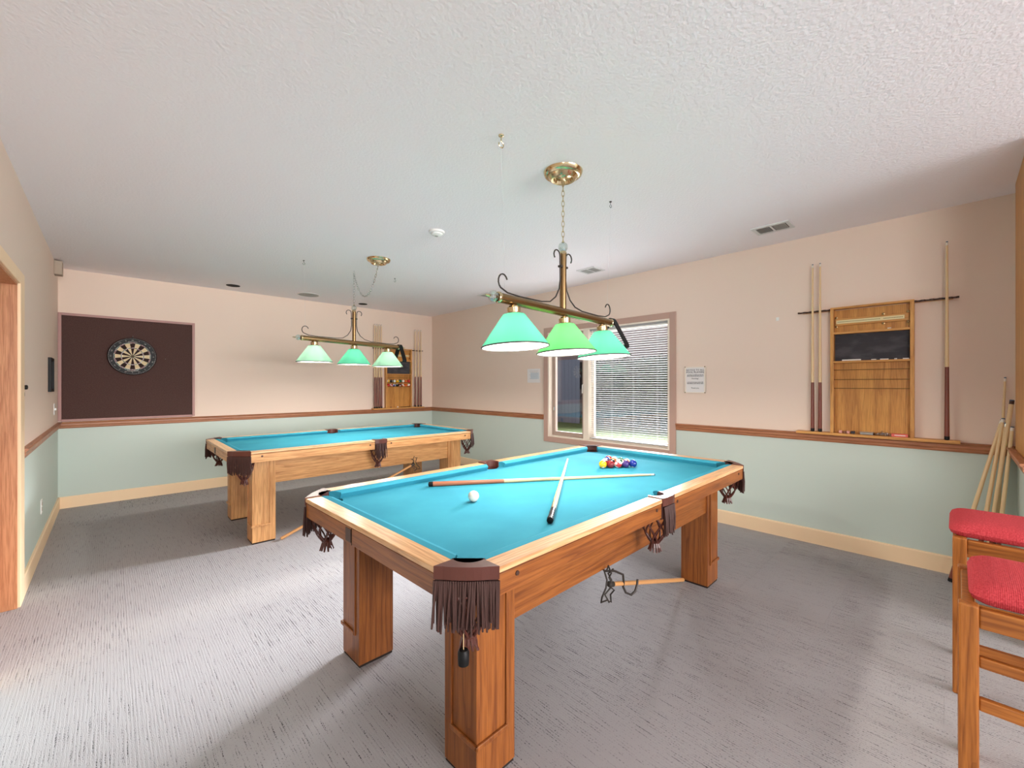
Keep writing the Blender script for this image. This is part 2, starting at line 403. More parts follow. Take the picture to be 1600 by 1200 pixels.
s2 = sash(WY0+t, 3.325, x+0.07, x+0.11, 0.04, M['cream_vinyl'])
bx('pane', (x+0.086, WY0+t+0.04, WZ0+0.056), (x+0.092, 3.285, WZ1-0.056), M['glass'], s2)
MB().tube([(x+0.05, 3.44, 1.42), (x+0.02, 3.435, 1.41), (x+0.02, 3.44, 1.30)], 0.009, 8).build('window_latch', M['white'], w1, True)
for zz in (1.05, 1.86): bx('hinge', (x+0.04, WY1-t-0.055, zz), (x+0.056, WY1-t-0.035, zz+0.05), M['steel'], w1)

bl = thing('venetian_blind', 'white horizontal slat blind hanging over the wide right pane', 'blind', (x+0.035, 2.78, WZ0+0.02))
BY = 0.535
bx('headrail', (-0.016, -BY, 1.415), (0.016, BY, 1.452), M['slat'], bl)
bx('bottom_rail', (-0.013, -BY, 0.012), (0.013, BY, 0.026), M['slat'], bl)
sl = None; ns = 52
for k in range(ns):
    z = 0.045+k*(1.36/(ns-1))
    if sl is None:
        b = MB(); b.loft([[(-0.0125, yy, -0.0008), (0, yy, 0.0012), (0.0125, yy, -0.0008), (0.0125, yy, -0.0015), (0, yy, 0.0005), (-0.0125, yy, -0.0015)] for yy in (-BY, BY)])
        sl = b.build('slat', M['slat'], bl, rot=(0, math.radians(13), 0)); o = sl
    else:
        o = sl.copy(); col.objects.link(o)
    o.location = (0, 0, z)
for yy in (-0.40, -0.09, 0.21, 0.47):
    MB().tube([(-0.0135, yy, 0.02), (-0.0135, yy, 1.43)], 0.0011, 5).tube([(0.0135, yy, 0.02), (0.0135, yy, 1.43)], 0.0011, 5).build('ladder_cord', M['slat'], bl)
MB().tube([(-0.02, 0.49, 1.42), (-0.022, 0.492, 0.75)], 0.004, 6).build('tilt_wand', M['white'], bl)

# outside
M['grass'] = mat('lawn', (128, 146, 96), 0.95, spec=0.1); noise_color(M['grass'], (62, 78, 46), (88, 98, 64), 9)
M['leaf'] = mat('hedge_leaves', (40, 50, 44), 0.95, spec=0.05); noise_color(M['leaf'], (24, 32, 30), (56, 68, 58), 14)
M['leaf2'] = mat('clipped_hedge_light', (110, 130, 96), 0.9, spec=0.1); noise_color(M['leaf2'], (54, 68, 48), (84, 98, 72), 16)
M['siding'] = mat('blue_grey_siding', (74, 80, 94), 0.8)
M['house'] = mat('pinkish_stucco', (120, 108, 108), 0.85)
M['roof'] = mat('brown_shingles', (128, 106, 100), 0.9)
M['bounce_mat'] = mat('pale_bounce_surface', (206, 204, 198), 0.8)
pt = tag(bx('bounce_slab', (X0+0.15, -1.5, -0.2), (7.0, 8.5, 0.15), M['bounce_mat']), 'added unseen pale slab under the window, bouncing daylight upward', 'bounce_slab')  # out of view, added pale to bounce daylight up to the ceiling
gr = bx('lawn', (7.005, -3, -0.25), (20, 14, 0.245), M['grass']); tag(gr, 'green lawn outside the window', 'grass', kind='stuff')
fe = thing('privacy_fence', 'blue grey board fence seen through the narrow left pane', 'fence', (10.3, 7.85, 0.245))
fb = MB().box((-0.012, -0.068, 0), (0.012, 0.068, 1.95), 0.003).build('fence_board', M['siding'], fe)
for k in range(24):
    o = fb if k == 0 else fb.copy()
    if k: col.objects.link(o)
    o.location = (0, 0.07+k*0.142, 0)
bx('fence_rail', (0.012, 0, 0.3), (0.05, 3.4, 0.38), M['siding'], fe); bx('fence_rail', (0.012, 0, 1.4), (0.05, 3.4, 1.48), M['siding'], fe)
def _clamp(b):
    for v in b.bm.verts: v.co.z = max(v.co.z, 0.004)
    return b
def hedge(name, loc, size, m, label, seed, group):
    rr = random.Random(seed); b = MB()
    for k in range(1300):
        u, v, q = rr.uniform(-1, 1), rr.uniform(-1, 1), rr.random()
        side = rr.choice('xyzx'); hx, hy, hz = size[0]/2, size[1]/2, size[2]
        p = [u*hx, v*hy, q*hz]
        if side == 'x': p[0] = -hx
        elif side == 'y': p[1] = hy*rr.choice((-1, 1))
        else: p[2] = hz
        p = Vector(p)+Vector((rr.gauss(0, .05), rr.gauss(0, .05), rr.gauss(0, .04)))
        d1_ = Vector((rr.gauss(0, 1), rr.gauss(0, 1), rr.gauss(0, 1))).normalized()*rr.uniform(.05, .10); d2_ = d1_.orthogonal().normalized()*d1_.length*0.55
        v1 = [b.bm.verts.new(c) for c in (p-d1_, p+d2_, p+d1_, p-d2_)]; b.face(v1)
    b.box((-size[0]/2+.06, -size[1]/2+.06, 0), (size[0]/2, size[1]/2-.06, size[2]-.05))
    return tag(_clamp(b).build(name, m, loc=loc), label, 'hedge', group)
hedge('tall_hedge', (10.8, 5.15, 0.245), (0.9, 5.2, 1.88), M['leaf'], 'tall dark green hedge filling the view behind the blind', 3, None)
hs = thing('neighbour_house', 'pinkish house rising above the hedge outside the window', 'house', (14, 7, 0.25))
bx('house_wall', (-1.5, -6, 0), (3, 6, 2.6), M['house'], hs)
MB().loft([[(-1.9, yy, 2.6), (0.75, yy, 3.9), (3.4, yy, 2.6)] for yy in (-6.4, 6.4)]).build('house_roof', M['roof'], hs)
for yy in (-4, -1, 2.2): bx('house_window', (-1.53, yy, 1.0), (-1.5, yy+1.0, 2.0), M['void'], hs)

# ---------------------------------------------------------------- pool tables
A, B, C, WD = 1.3175, 0.703, 0.1425, 0.075
ZT, ZBOT, ZBED = 0.842, 0.748, 0.803
def corner_map(sx, sy): return lambda p: (sx*(A-p[0]), sy*(B-p[1]))
def strands(b, pts, ztop, zbot, r, rr, out=(0, 0)):
    for (px, py) in pts:
        L = zbot+rr.gauss(0, .006); j = rr.gauss(0, .0025); k = rr.gauss(0, .0025); s_ = rr.uniform(.002, .010)
        b.tube([(px, py, ztop), (px+j+out[0]*s_, py+k+out[1]*s_, (ztop+L)/2), (px+2*j+out[0]*s_, py+2*k+out[1]*s_, L)], [r, r*1.05, r*0.8], 5)
def pocket_net(parent, cx, cy, rr):
    b = MB(); z0, z1 = 0.752, 0.598
    for s_ in (1, -1):
        for k in range(7):
            a0 = 2*PI*k/7; pts = []
            for i in range(9):
                t = i/8; a = a0+s_*t*1.35; r = 0.022+0.052*(1-t**2.4)
                pts.append((cx+r*math.cos(a), cy+r*math.sin(a), z0+(z1-z0)*t))
            b.tube(pts, 0.0046, 5)
    b.tube([(cx+0.074*math.cos(2*PI*i/16), cy+0.074*math.sin(2*PI*i/16), z0) for i in range(17)], 0.004, 5)
    o = b.build('pocket_net', M['leather'], parent)
    b = MB()
    b.lathe([(0.018, 0.608), (0.025, 0.598), (0.021, 0.585)], (cx, cy, 0), 10)
    for k in range(11):
        a = 2*PI*k/11; e = rr.uniform(.026, .036)
        b.tube([(cx+.018*math.cos(a), cy+.018*math.sin(a), 0.592), (cx+.024*math.cos(a), cy+.024*math.sin(a), 0.572), (cx+e*math.cos(a), cy+e*math.sin(a), 0.552+rr.gauss(0, .004))], [.006, .006, .0045], 5)
    b.build('tassel', M['leather'], o)
def pool_table(name, label, loc, rz, seed, wd):
    rr = random.Random(seed)
    t = thing(name, label, 'pool table', loc, rz, None)
    # bed with bites for the pockets
    out = []
    def bite(sx, sy, rev):
        f = corner_map(sx, sy); pts = [f((0.13+0.06*math.cos(math.radians(a)), 0.13+0.06*math.sin(math.radians(a)))) for a in range(-50, 141, 10)]
        return pts[::-1] if rev else pts
    def side(sy, rev):
        pts = [(0.055*math.cos(math.radians(a)), -sy*(B-0.055-0.055*math.sin(math.radians(a)))*-1) for a in range(25, 156, 13)]
        return pts if rev else pts[::-1]
    # perimeter counter-clockwise from the (-,-) corner
    out += bite(-1, -1, True)
    out += [(px, -abs(py)) for px, py in side(-1, False)]
    out += bite(1, -1, False)
    out += bite(1, 1, True)
    out += [(px, abs(py)) for px, py in side(1, True)]
    out += bite(-1, 1, False)
    MB().prism(out, 0.778, ZBED).build('cloth_bed', M['cloth'], t)
    bx('table_frame', (-A+0.16, -B+0.16, 0.745), (A-0.16, B-0.16, 0.777), M['rubber'], t)
    # rails: six caps, faces and cushions
    segs = [('x', -A+C, -0.066, -1), ('x', 0.066, A-C, -1), ('x', -A+C, -0.066, 1), ('x', 0.066, A-C, 1), ('y', -B+C, B-C, -1), ('y', -B+C, B-C, 1)]
    for ax, p, q, s_ in segs:
        lim = B if ax == 'x' else A
        def P(a, d, z):   # a along the rail, d inward from the outer edge
            c = s_*(lim-d); return (a, c, z) if ax == 'x' else (c, a, z)
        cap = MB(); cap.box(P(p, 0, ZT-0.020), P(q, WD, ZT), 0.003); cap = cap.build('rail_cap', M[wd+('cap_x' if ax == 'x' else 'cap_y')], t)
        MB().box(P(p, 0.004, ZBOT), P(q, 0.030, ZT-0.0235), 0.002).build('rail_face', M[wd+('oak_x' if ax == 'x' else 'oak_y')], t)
        bx('rail_block', P(p, 0.03, 0.778), P(q, WD, ZT-0.0205), M['rubber'], t)
        # cushion, noses cut back at the pockets
        i1 = 0.045 if not (ax == 'x' and p > 0) else 0.016
        i2 = 0.045 if not (ax == 'x' and q < 0) else 0.016
        ring = []
        for a0, a1 in ((p, p+i1), (q, q-i2)):
            ring.append([P(a0, WD, ZT-0.001), P(a0*0.45+a1*0.55, WD+0.026, ZT+0.001), P(a1, WD+0.046, ZT-0.006), P(a1, WD+0.050, ZT-0.013), P(a1, WD+0.034, ZBED-0.002), P(a0, WD, ZBED-0.002)])
        MB().loft(ring).build('cushion', M['cloth'], t)
        if ax == 'x':
            for a in ((p+0.085, q-0.05) if p < 0 else (p+0.05, q-0.085)):
                c = P(a, 0.003, 0.797); MB().lathe([(0.0001, -0.003), (0.008, -0.002), (0.009, 0.002), (0.0001, 0.002)], c, 10, 'y').build('rail_button', M['wood_dark'], t)
    for s_ in (-1, 1):
        c = s_*(A-0.0035); bx('maker_plate', (c-0.002, 0.045, 0.757), (c+0.002, 0.095, 0.812), M['wood_dark'], t)
        bx('rail_joint', (c-0.0008, 0.038, ZBOT), (c+0.0008, 0.041, ZT-0.024), M['rubber'], t)
    for s_ in (-1, 1):
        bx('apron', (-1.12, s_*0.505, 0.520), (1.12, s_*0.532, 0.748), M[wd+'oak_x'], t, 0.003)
    # legs
    LA, LB, W = 1.1336, 0.546, 0.187
    for sx in (-1, 1):
        for sy in (-1, 1):
            ox, oy = sx*LA, sy*LB; ix, iy = sx*(LA-W), sy*(LB-W)
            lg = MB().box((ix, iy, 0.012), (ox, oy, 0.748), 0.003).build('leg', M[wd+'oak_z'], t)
            mb = MB(); e = 0.010
            mb.box((ix+sx*0.045, oy, 0.150), (ox+sx*e, oy+sy*e, 0.168), 0.003); mb.box((ox, iy+sy*0.045, 0.150), (ox+sx*e, oy+sy*e, 0.168), 0.003)
            mb.box((ix+sx*0.036, oy, 0.150), (ix+sx*0.050, oy+sy*0.007, 0.747), 0.002); mb.box((ox, iy+sy*0.036, 0.150), (ox+sx*0.007, iy+sy*0.050, 0.747), 0.002)
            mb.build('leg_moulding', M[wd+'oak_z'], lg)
            bx('leg_pad', (ix+sx*0.004, iy+sy*0.004, 0), (ox-sx*0.004, oy-sy*0.004, 0.013), M['rubber'], lg)
    # corner pockets
    for sx in (-1, 1):
        for sy in (-1, 1):
            f = corner_map(sx, sy)
            arc = [(0.13+0.06*math.cos(math.radians(a)), 0.13+0.06*math.sin(math.radians(a))) for a in range(-70, -201, -10)]
            top = [(C, -0.003), (C, 0.074)]+arc+[(0.074, C), (-0.003, C), (0.016, 0.119), (0.030, 0.098), (0.046, 0.079), (0.062, 0.062), (0.079, 0.046), (0.098, 0.030), (0.119, 0.016)]
            ir = MB().prism([f(p) for p in top], 0.806, 0.847).build('pocket_casting', M['leather'], t)
            liner = [(0.13+0.062*math.cos(math.radians(a)), 0.13+0.062*math.sin(math.radians(a))) for a in range(-60, -211, -10)]
            MB().loft([[(*f(p), z) for p in liner] for z in (0.842, 0.745)], False, False).build('pocket_liner', M['leather'], ir)
            b = MB(); band = [(C, 0.002), (0.108, 0.036), (0.072, 0.066), (0.036, 0.108), (0.002, C)]
            bi = [(C, 0.012), (0.114, 0.044), (0.078, 0.074), (0.044, 0.114), (0.012, C)]
            b.prism([f(p) for p in band+bi[::-1]], 0.735, 0.806); b.build('pocket_band', M['fringe'], ir)
            def along(u):
                a_ = [(C-0.002, -0.002), (0.106, 0.029), (0.066, 0.062), (0.029, 0.106), (-0.002, C-0.002)]
                u *= 4; i = min(3, int(u)); g = u-i; return f((a_[i][0]*(1-g)+a_[i+1][0]*g, a_[i][1]*(1-g)+a_[i+1][1]*g))
            b = MB(); n_s = 30
            strands(b, [along(i/(n_s-1)) for i in range(n_s)], 0.802, 0.66, 0.0042, rr, (sx*.7, sy*.7))
            strands(b, [along((i+.5)/n_s) for i in range(n_s-1)], 0.795, 0.65, 0.0040, rr, (sx*.2, sy*.2))
            b.build('fringe', M['fringe'], ir)
            c = f((0.115, 0.115)); pocket_net(ir, c[0], c[1], rr)
    for sy in (-1, 1):
        top = [(-0.066, -0.004), (-0.066, 0.075)]+[(0.052*math.cos(math.radians(a)), 0.080+0.052*math.sin(math.radians(a))) for a in range(180, 361, 15)]+[(0.066, 0.075), (0.066, -0.004), (0.03, -0.010), (-0.03, -0.010)]
        g = lambda p: (p[0], sy*(B-p[1]))
        ir = MB().prism([g(p) for p in top], 0.806, 0.847).build('pocket_casting', M['leather'], t)
        MB().loft([[(*g((0.052*math.cos(math.radians(a)), 0.075+0.056*math.sin(math.radians(a)))), z) for a in range(170, 371, 10)] for z in (0.842, 0.745)], False, False).build('pocket_liner', M['leather'], ir)
        b = MB().box((-0.064, sy*(B-0.004), 0.74), (0.064, sy*(B-0.014), 0.806)); b.build('pocket_band', M['fringe'], ir)
        b = MB(); n_s = 15
        strands(b, [g((-0.054+0.108*i/(n_s-1), -0.006)) for i in range(n_s)], 0.802, 0.662, 0.0042, rr, (0, sy*.8))
        strands(b, [g((-0.050+0.104*i/(n_s-1), 0.0)) for i in range(n_s-1)], 0.80, 0.652, 0.0040, rr, (0, sy*.3))
        b.build('fringe', M['fringe'], ir)
        pocket_net(ir, 0, sy*(B-0.072), rr)
    return t
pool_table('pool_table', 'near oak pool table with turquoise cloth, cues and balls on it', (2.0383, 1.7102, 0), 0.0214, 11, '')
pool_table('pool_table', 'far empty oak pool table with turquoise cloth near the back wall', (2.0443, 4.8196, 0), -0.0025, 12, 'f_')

# ---------------------------------------------------------------- balls
def ball_mat(name, rgb, stripe):
    m = mat(name, rgb, 0.12, spec=0.5, coat=0.3); n, l, b = nodes(m)
    tc = n.new('ShaderNodeTexCoord'); sp = n.new('ShaderNodeSeparateXYZ'); l.new(tc.outputs['Object'], sp.inputs[0])
    def mth(op, a, v):
        k = n.new('ShaderNodeMath'); k.operation = op; l.new(a, k.inputs[0]); k.inputs[1].default_value = v; return k.outputs[0]
    az = mth('ABSOLUTE', sp.outputs['Z'], 0); ax = mth('ABSOLUTE', sp.outputs['X'], 0)
    dot = mth('GREATER_THAN', ax, 0.0265)
    fac = dot
    if stripe:
        band = mth('GREATER_THAN', az, 0.0155)
        k = n.new('ShaderNodeMath'); k.operation = 'MAXIMUM'; l.new(band, k.inputs[0]); l.new(dot, k.inputs[1]); fac = k.outputs[0]
    mx = n.new('ShaderNodeMix'); mx.data_type = 'RGBA'; mx.inputs[6].default_value = s2l(rgb); mx.inputs[7].default_value = s2l((238, 232, 220))
    l.new(fac, mx.inputs[0]); l.new(mx.outputs[2], b.inputs['Base Color'])
    return m
BC = {'yellow': (236, 178, 20), 'blue': (24, 44, 128), 'red': (196, 40, 40), 'purple': (66, 40, 104), 'orange': (222, 106, 36), 'green': (22, 92, 62), 'maroon': (122, 28, 34), 'black': (20, 18, 20)}
bm_ = {}
def bmat(c, s):
    if (c, s) not in bm_: bm_[(c, s)] = ball_mat(('striped_' if s else 'solid_')+c, BC[c], s)
    return bm_[(c, s)]
proto_ball = None
M['cue_ball'] = mat('ivory_cue_ball', (240, 232, 216), 0.15, coat=0.3)
def pool_ball(m, loc, rot, label, group=None, name='pool_ball', seg=24):
    o = MB().ball((0, 0, 0), 0.0286, seg, 14).build(name, m, smooth=True, loc=loc, rot=rot)
    return tag(o, label, 'ball', group)
pool_ball(M['cue_ball'], (1.372, 1.732, ZBED+0.0286), (0, 0, 0), 'white cue ball alone on the near table cloth', None, 'cue_ball')
rows = [[('yellow', 0)], [('maroon', 0), ('maroon', 1)], [('red', 1), ('black', 0), ('purple', 1)], [('purple', 0), ('green', 1), ('orange', 0), ('blue', 1)], [('blue', 0), ('orange', 1), ('green', 0), ('yellow', 1), ('red', 0)]]
posn = {0: ['at the left tip of the rack'], 1: ['second along the front side of the rack', 'at the back just behind the tip of the rack'],
        2: ['in the middle of the front side of the rack', 'at the heart of the rack', 'third along the back side of the rack'],
        3: ['fourth along the front side of the rack', 'inside the rack behind the solid purple ball', 'inside the rack toward the window side', 'fourth along the back side of the rack'],
        4: ['at the right end of the front side of the rack', 'behind the right end ball in the last row', 'middle of the last row of the rack', 'fourth in the last row of the rack', 'at the far window corner of the rack']}
ra = -0.115; RS = 0.0575
for k, row in enumerate(rows):
    for j, (c, s_) in enumerate(row):
        u, v = k*RS*0.866, (j-k/2)*RS
        px, py = 2.607+u*math.cos(ra)-v*math.sin(ra), 1.778+u*math.sin(ra)+v*math.cos(ra)
        if (k, j) == (2, 0): rot = (0.5, 0.3, 0.0)
        else: rot = (R.uniform(0, 6), R.uniform(0, 6), R.uniform(0, 6))
        pool_ball(bmat(c, s_), (px, py, ZBED+0.0286), rot, ('striped ' if s_ else 'solid ')+c+' ball '+posn[k][j], 'racked balls on the near table')

# ---------------------------------------------------------------- cues
def cue(name, label, p, q, butt_len=0.42, bm='cue_butt', group=None, r0=0.0148, r1=0.0062, tipm='ferrule', cat='cue', points=False):
    """p butt end, q tip end"""
    P, Q = Vector(p), Vector(q); L = (Q-P).length
    o = thing(name, label, cat, p, 0, group); o.rotation_mode = 'QUATERNION'; o.rotation_quaternion = (Q-P).to_track_quat('Z', 'Y')
    rad = lambda z: r0+(r1-r0)*(z/L)**0.9
    MB().lathe([(0.006, 0), (r0*0.98, 0.004), (r0*1.02, 0.028)], n=12, caps=True).build('bumper', M['black'], o, True)
    MB().lathe([(rad(0.028), 0.028), (rad(butt_len*.5), butt_len*.5), (rad(butt_len), butt_len)], n=12, caps=True).build('butt', M[bm], o, True)
    MB().lathe([(rad(butt_len), butt_len), (rad(L*.6), L*.6), (rad(L-.03), L-.03)], n=12, caps=True).build('shaft', M['cue_light'], o, True)
    MB().lathe([(rad(L-.03), L-.03), (rad(L-.008), L-.008)], n=12, caps=True).build('ferrule', M[tipm], o, True)
    MB().lathe([(r1*.98, L-.008), (r1*.9, L-.001), (r1*.5, L)], n=12, caps=True).build('tip', M['blue_tip'], o, True)
    if points:
        b = MB()
        for k in range(4):
            a = PI/4+k*PI/2; z0, z1 = butt_len, butt_len+0.16
            rr_ = lambda z: rad(z)+0.0004
            vs = [b.bm.verts.new((rr_(z)*math.cos(a+d), rr_(z)*math.sin(a+d), z)) for z, d in ((z0, -.6), (z0, 0), (z0, .6), (z1, 0))]
            b.face((vs[0], vs[1], vs[3])); b.face((vs[1], vs[2], vs[3]))
        b.build('butt_points', M[bm], o)
    return o
M['blue_tip'] = mat('chalked_tip', (70, 96, 120), 0.8)
cue('pool_cue', 'long tan butted cue lying across the near table, pointing right', (1.378, 2.174, ZBED+0.0150), (2.652, 1.395, ZBED+0.0066), 0.46, 'cue_butt_t')
M['cue_dark'] = mat('black_cue_butt', (44, 34, 38), 0.25)
cue('pool_cue', 'dark butted cue laid over the other cue on the near table', (1.391, 1.222, ZBED+0.0152), (2.550, 2.058, ZBED+0.040), 0.16, 'cue_dark', points=True)

# ---------------------------------------------------------------- cue racks
def wall_frame(kind):
    """local (u right along the wall, d out of the wall, z) -> world matrix"""
    if kind == 'right': return Matrix(((0, -1, 0, X0), (-1, 0, 0, 0.484), (0, 0, 1, 0), (0, 0, 0, 1)))
    return Matrix(((1, 0, 0, 3.812), (0, -1, 0, Y0), (0, 0, 1, 0), (0, 0, 0, 1)))
def cue_rack(kind, label):
    F = wall_frame(kind)
    t = thing('cue_rack', label, 'cue rack'); t.matrix_world = Matrix.Translation(F.to_translation())@(Matrix(((0, 1, 0, 0), (-1, 0, 0, 0), (0, 0, 1, 0), (0, 0, 0, 1))) if kind == 'right' else Matrix.Identity(4))
    # child space: x = u, y = -d for both racks
    def bb(nm, u0, u1, d0, d1, z0, z1, m, bev=0.0015, par=None): return bx(nm, (u0, -d1, z0), (u1, -d0, z1), m, par or t, bev)
    zl = 1.003
    bb('ledge', -0.505, 0.505, 0.0, 0.095, 0.982, zl, M['rack_x'])
    bb('back_panel', -0.24, 0.24, 0.004, 0.012, zl, 2.05, M['rack_v'], 0)
    bb('stile', -0.262, -0.238, 0.0, 0.065, zl, 2.055, M['rack_z']); bb('stile', 0.238, 0.262, 0.0, 0.065, zl, 2.055, M['rack_z'])
    bb('top_board', -0.262, 0.262, 0.0, 0.068, 2.055, 2.071, M['rack_x'])
    bb('shelf', -0.238, 0.238, 0.012, 0.062, 1.842, 1.860, M['rack_x']); bb('shelf', -0.238, 0.238, 0.012, 0.066, 1.598, 1.614, M['rack_x'])
    bb('blackboard', -0.236, 0.236, 0.012, 0.018, 1.614, 1.842, M['slate'], 0)
    for zz in (1.538, 1.457, 1.383):
        MB().tube([(-0.238, -0.054, zz), (0.238, -0.054, zz)], 0.0028, 6).build('ball_rod', M['brass_d'], t)
    # cue clips: dark scalloped boards both sides
    for s_ in (-1, 1):
        pts = [(s_*0.262, 0.0)]; n = 5
        outl = []
        for k in range(n*6+1):
            u = 0.262+0.238*k/(n*6); ph = (k % 6)/6
            d = 0.058-(0.016 if 0.3 < ph < 0.75 else 0)
            outl.append((s_*u, -d))
        b = MB().prism([(s_*0.262, -0.026)]+outl+[(s_*0.500, -0.026)], 2.050, 2.062); b.build('cue_clip', M['wood_dark'], t)
        bb('clip_arm', s_*0.262, s_*0.47, 0, 0.026, 2.048, 2.064, M['rack_x'])
    # score keeper on the top panel
    sk = bb('score_track', -0.232, 0.232, 0.013, 0.028, 1.918, 1.976, M['rack_x'])
    bb('score_strip', -0.226, 0.205, 0.028, 0.036, 1.932, 1.962, M['strip'], 0.002, sk)
    b = MB()
    for k in range(46):
        if 30 < k < 33: continue
        u = -0.215+k*0.009; b.box((u, -0.0365, 1.943), (u+0.0035, -0.0358, 1.951))
    b.build('score_marks', M['ink'], sk)
    for u, zz in ((-0.225, 1.985), (-0.225, 1.908), (0.225, 1.985), (0.225, 1.908), (0.08, 1.985), (0.08, 1.908)):
        MB().lathe([(0.0001, 0), (0.010, 0.002), (0.006, 0.008), (0.0001, 0.010)], (u, -0.030, zz), 10, 'y').build('score_knob', M['brass_d'], t)
    return t
M['strip'] = mat('ivory_score_strip', (230, 214, 164), 0.4)
def W(kind, u, d, z): return wall_frame(kind)@Vector((u, d, z))
cue_rack('right', 'oak wall cue rack with empty ball rods, right of the notice')
cue_rack('back', 'oak wall cue rack holding balls, on the back wall')
for kind, u, bl_, lab, bm in (('right', -0.387, 0.43, 'leftmost cue standing in the right wall rack', 'cue_butt'), ('right', -0.333, 0.43, 'second cue standing left of the right wall rack', 'cue_butt'),
                              ('right', 0.437, 0.54, 'lone cue standing right of the right wall rack', 'cue_butt')):
    p, q = W(kind, u, 0.068, 1.0035), W(kind, u, 0.064, 2.472)
    cue('pool_cue', lab, p, q, bl_, bm)
for i, u in enumerate((-0.471, -0.432, -0.388, -0.346)):
    cue('pool_cue', ('leftmost', 'second from left', 'third from left', 'fourth from left')[i]+' of the four cues at the left of the back wall rack', W('back', u, 0.068, 1.0035), W('back', u, 0.064, 2.472), 0.54, 'cue_butt', 'cues in the back wall rack')
for i, u in enumerate((0.326, 0.392, 0.450)):
    cue('pool_cue', ('leftmost', 'middle', 'rightmost')[i]+' of the three cues at the right of the back wall rack', W('back', u, 0.068, 1.0035), W('back', u, 0.064, 2.445), 0.56, 'cue_butt', 'cues in the back wall rack')
# balls stored in the back rack
cols = [[('yellow', 1), ('black', 0), ('green', 1), ('yellow', 0), ('green', 0), ('orange', 1), ('orange', 0), ('red', 0)], [('red', 0), ('red', 1), ('blue', 1), ('black', 0), ('maroon', 0), ('orange', 1), ('orange', 0), ('red', 1)]]
ordn = ['first', 'second', 'third', 'fourth', 'fifth', 'sixth', 'seventh', 'eighth']
for r_, zz in enumerate((1.482, 1.408)):
    for k in range(8):
        c, s_ = cols[r_][k]; p = W('back', -0.205+k*0.0585, 0.0135+0.0286-0.001, zz)
        pool_ball(bmat(c, s_), p, (R.uniform(0, 6), R.uniform(0, 6), R.uniform(0, 6)), ordn[k]+' ball from the left, '+('upper' if r_ == 0 else 'lower')+' row of the back wall rack', 'balls stored in the back wall rack', seg=16)
# chalk and odds on the right rack
def small_box(nm, lab, cat, u0, u1, d0, d1, z0, z1, m, kind='right', grp=None, bev=0.002):
    F = wall_frame(kind); a, b_2 = F@Vector((u0, d0, z0)), F@Vector((u1, d1, z1)); c = Vector(((a.x+b_2.x)/2, (a.y+b_2.y)/2, z0))
    o = MB().box(tuple(Vector(a)-c), tuple(Vector(b_2)-c), bev).build(nm, m, loc=c); return tag(o, lab, cat, grp)
M['pink'] = mat('pink_chalk', (216, 160, 150), 0.9); M['dk'] = mat('dark_chalk', (70, 66, 70), 0.9); M['redbox'] = mat('coral_box', (222, 104, 96), 0.6)
M['brownish'] = mat('brown_chalk', (140, 96, 78), 0.9); M['chalk_white'] = mat('white_chalk', (232, 228, 222), 0.9)
zl = 1.0035
small_box('chalk_cube', 'pale pink chalk cube at the left end of the rack ledge', 'chalk', -0.205, -0.183, 0.03, 0.052, zl, zl+.022, M['pink'])
small_box('chalk_cube', 'brown chalk cube second from the left on the rack ledge', 'chalk', -0.176, -0.158, 0.03, 0.050, zl, zl+.018, M['brownish'])
small_box('chalk_cube', 'pink chalk cube third from the left on the rack ledge', 'chalk', -0.152, -0.132, 0.035, 0.055, zl, zl+.021, M['pink'])
small_box('chalk_cube', 'dark chalk cube fourth from the left on the rack ledge', 'chalk', -0.124, -0.098, 0.03, 0.055, zl, zl+.022, M['dk'])
o = thing('chalk_box', 'flat grey box on the rack ledge beside the dark chalk', 'box', W('right', -0.022, 0.04, zl))
bx('box_body', (-0.02, -0.042, 0), (0.02, 0.042, 0.016), M['dk'], o); bx('box_label', (-0.0215, -0.040, 0.003), (-0.0202, 0.040, 0.013), M['grey_grille'], o); bx('box_lid', (-0.021, -0.043, 0.016), (0.021, 0.043, 0.021), M['beige_plastic'], o)
o = thing('chain_heap', 'tangled heap of grey metal chain on the rack ledge', 'chain', W('right', 0.075, 0.045, zl)); 
rr = random.Random(5); b = MB()
for k in range(46):
    a, ph = rr.uniform(0, 6.3), rr.uniform(0, 6.3); rd = rr.random()**.6
    c = Vector((rd*.026*math.cos(a), rd*.048*math.sin(a), .006+(1-rd)*.034*rr.random())); nrm = Vector((rr.gauss(0, 1), rr.gauss(0, 1), rr.gauss(0, 1))).normalized(); e1 = nrm.orthogonal().normalized(); e2 = nrm.cross(e1)
    pts = [c+(e1*math.cos(q*PI/4)*.006+e2*math.sin(q*PI/4)*.009) for q in range(9)]
    for p in pts: p.z = max(p.z, .0016)
    b.tube(pts, .0016, 4, False)
b.build('chain_links', M['steel'], o)['kind'] = 'stuff'
o = thing('coral_carton', 'coral red carton with white stripe at the right end of the rack ledge', 'box', W('right', 0.178, 0.045, zl))
bx('carton_body', (-0.018, -0.048, 0), (0.018, 0.048, 0.022), M['redbox'], o); bx('carton_stripe', (-0.0188, -0.034, 0.008), (-0.0181, 0.030, 0.014), M['chalk_white'], o)
zc = 1.6145
small_box('chalk_stick', 'long white chalk stick leaning at left below the blackboard', 'chalk', -0.185, -0.060, 0.03, 0.042, zc, zc+.012, M['chalk_white'])
for i, (u0, u1) in enumerate(((0.005, 0.04), (0.06, 0.115), (0.145, 0.165), (0.195, 0.235))):
    small_box('chalk_stub', ('first', 'second', 'third', 'rightmost')[i]+' short white chalk stub on the ledge below the blackboard', 'chalk', u0, u1-.003, 0.035, 0.044, zc, zc+.008, M['chalk_white'], grp='chalk stubs below the blackboard')
small_box('chalk_stub', 'tiny cream chalk stub on the shelf above the blackboard', 'chalk', 0.105, 0.128, 0.035, 0.046, 1.8605, 1.869, M['ferrule'])
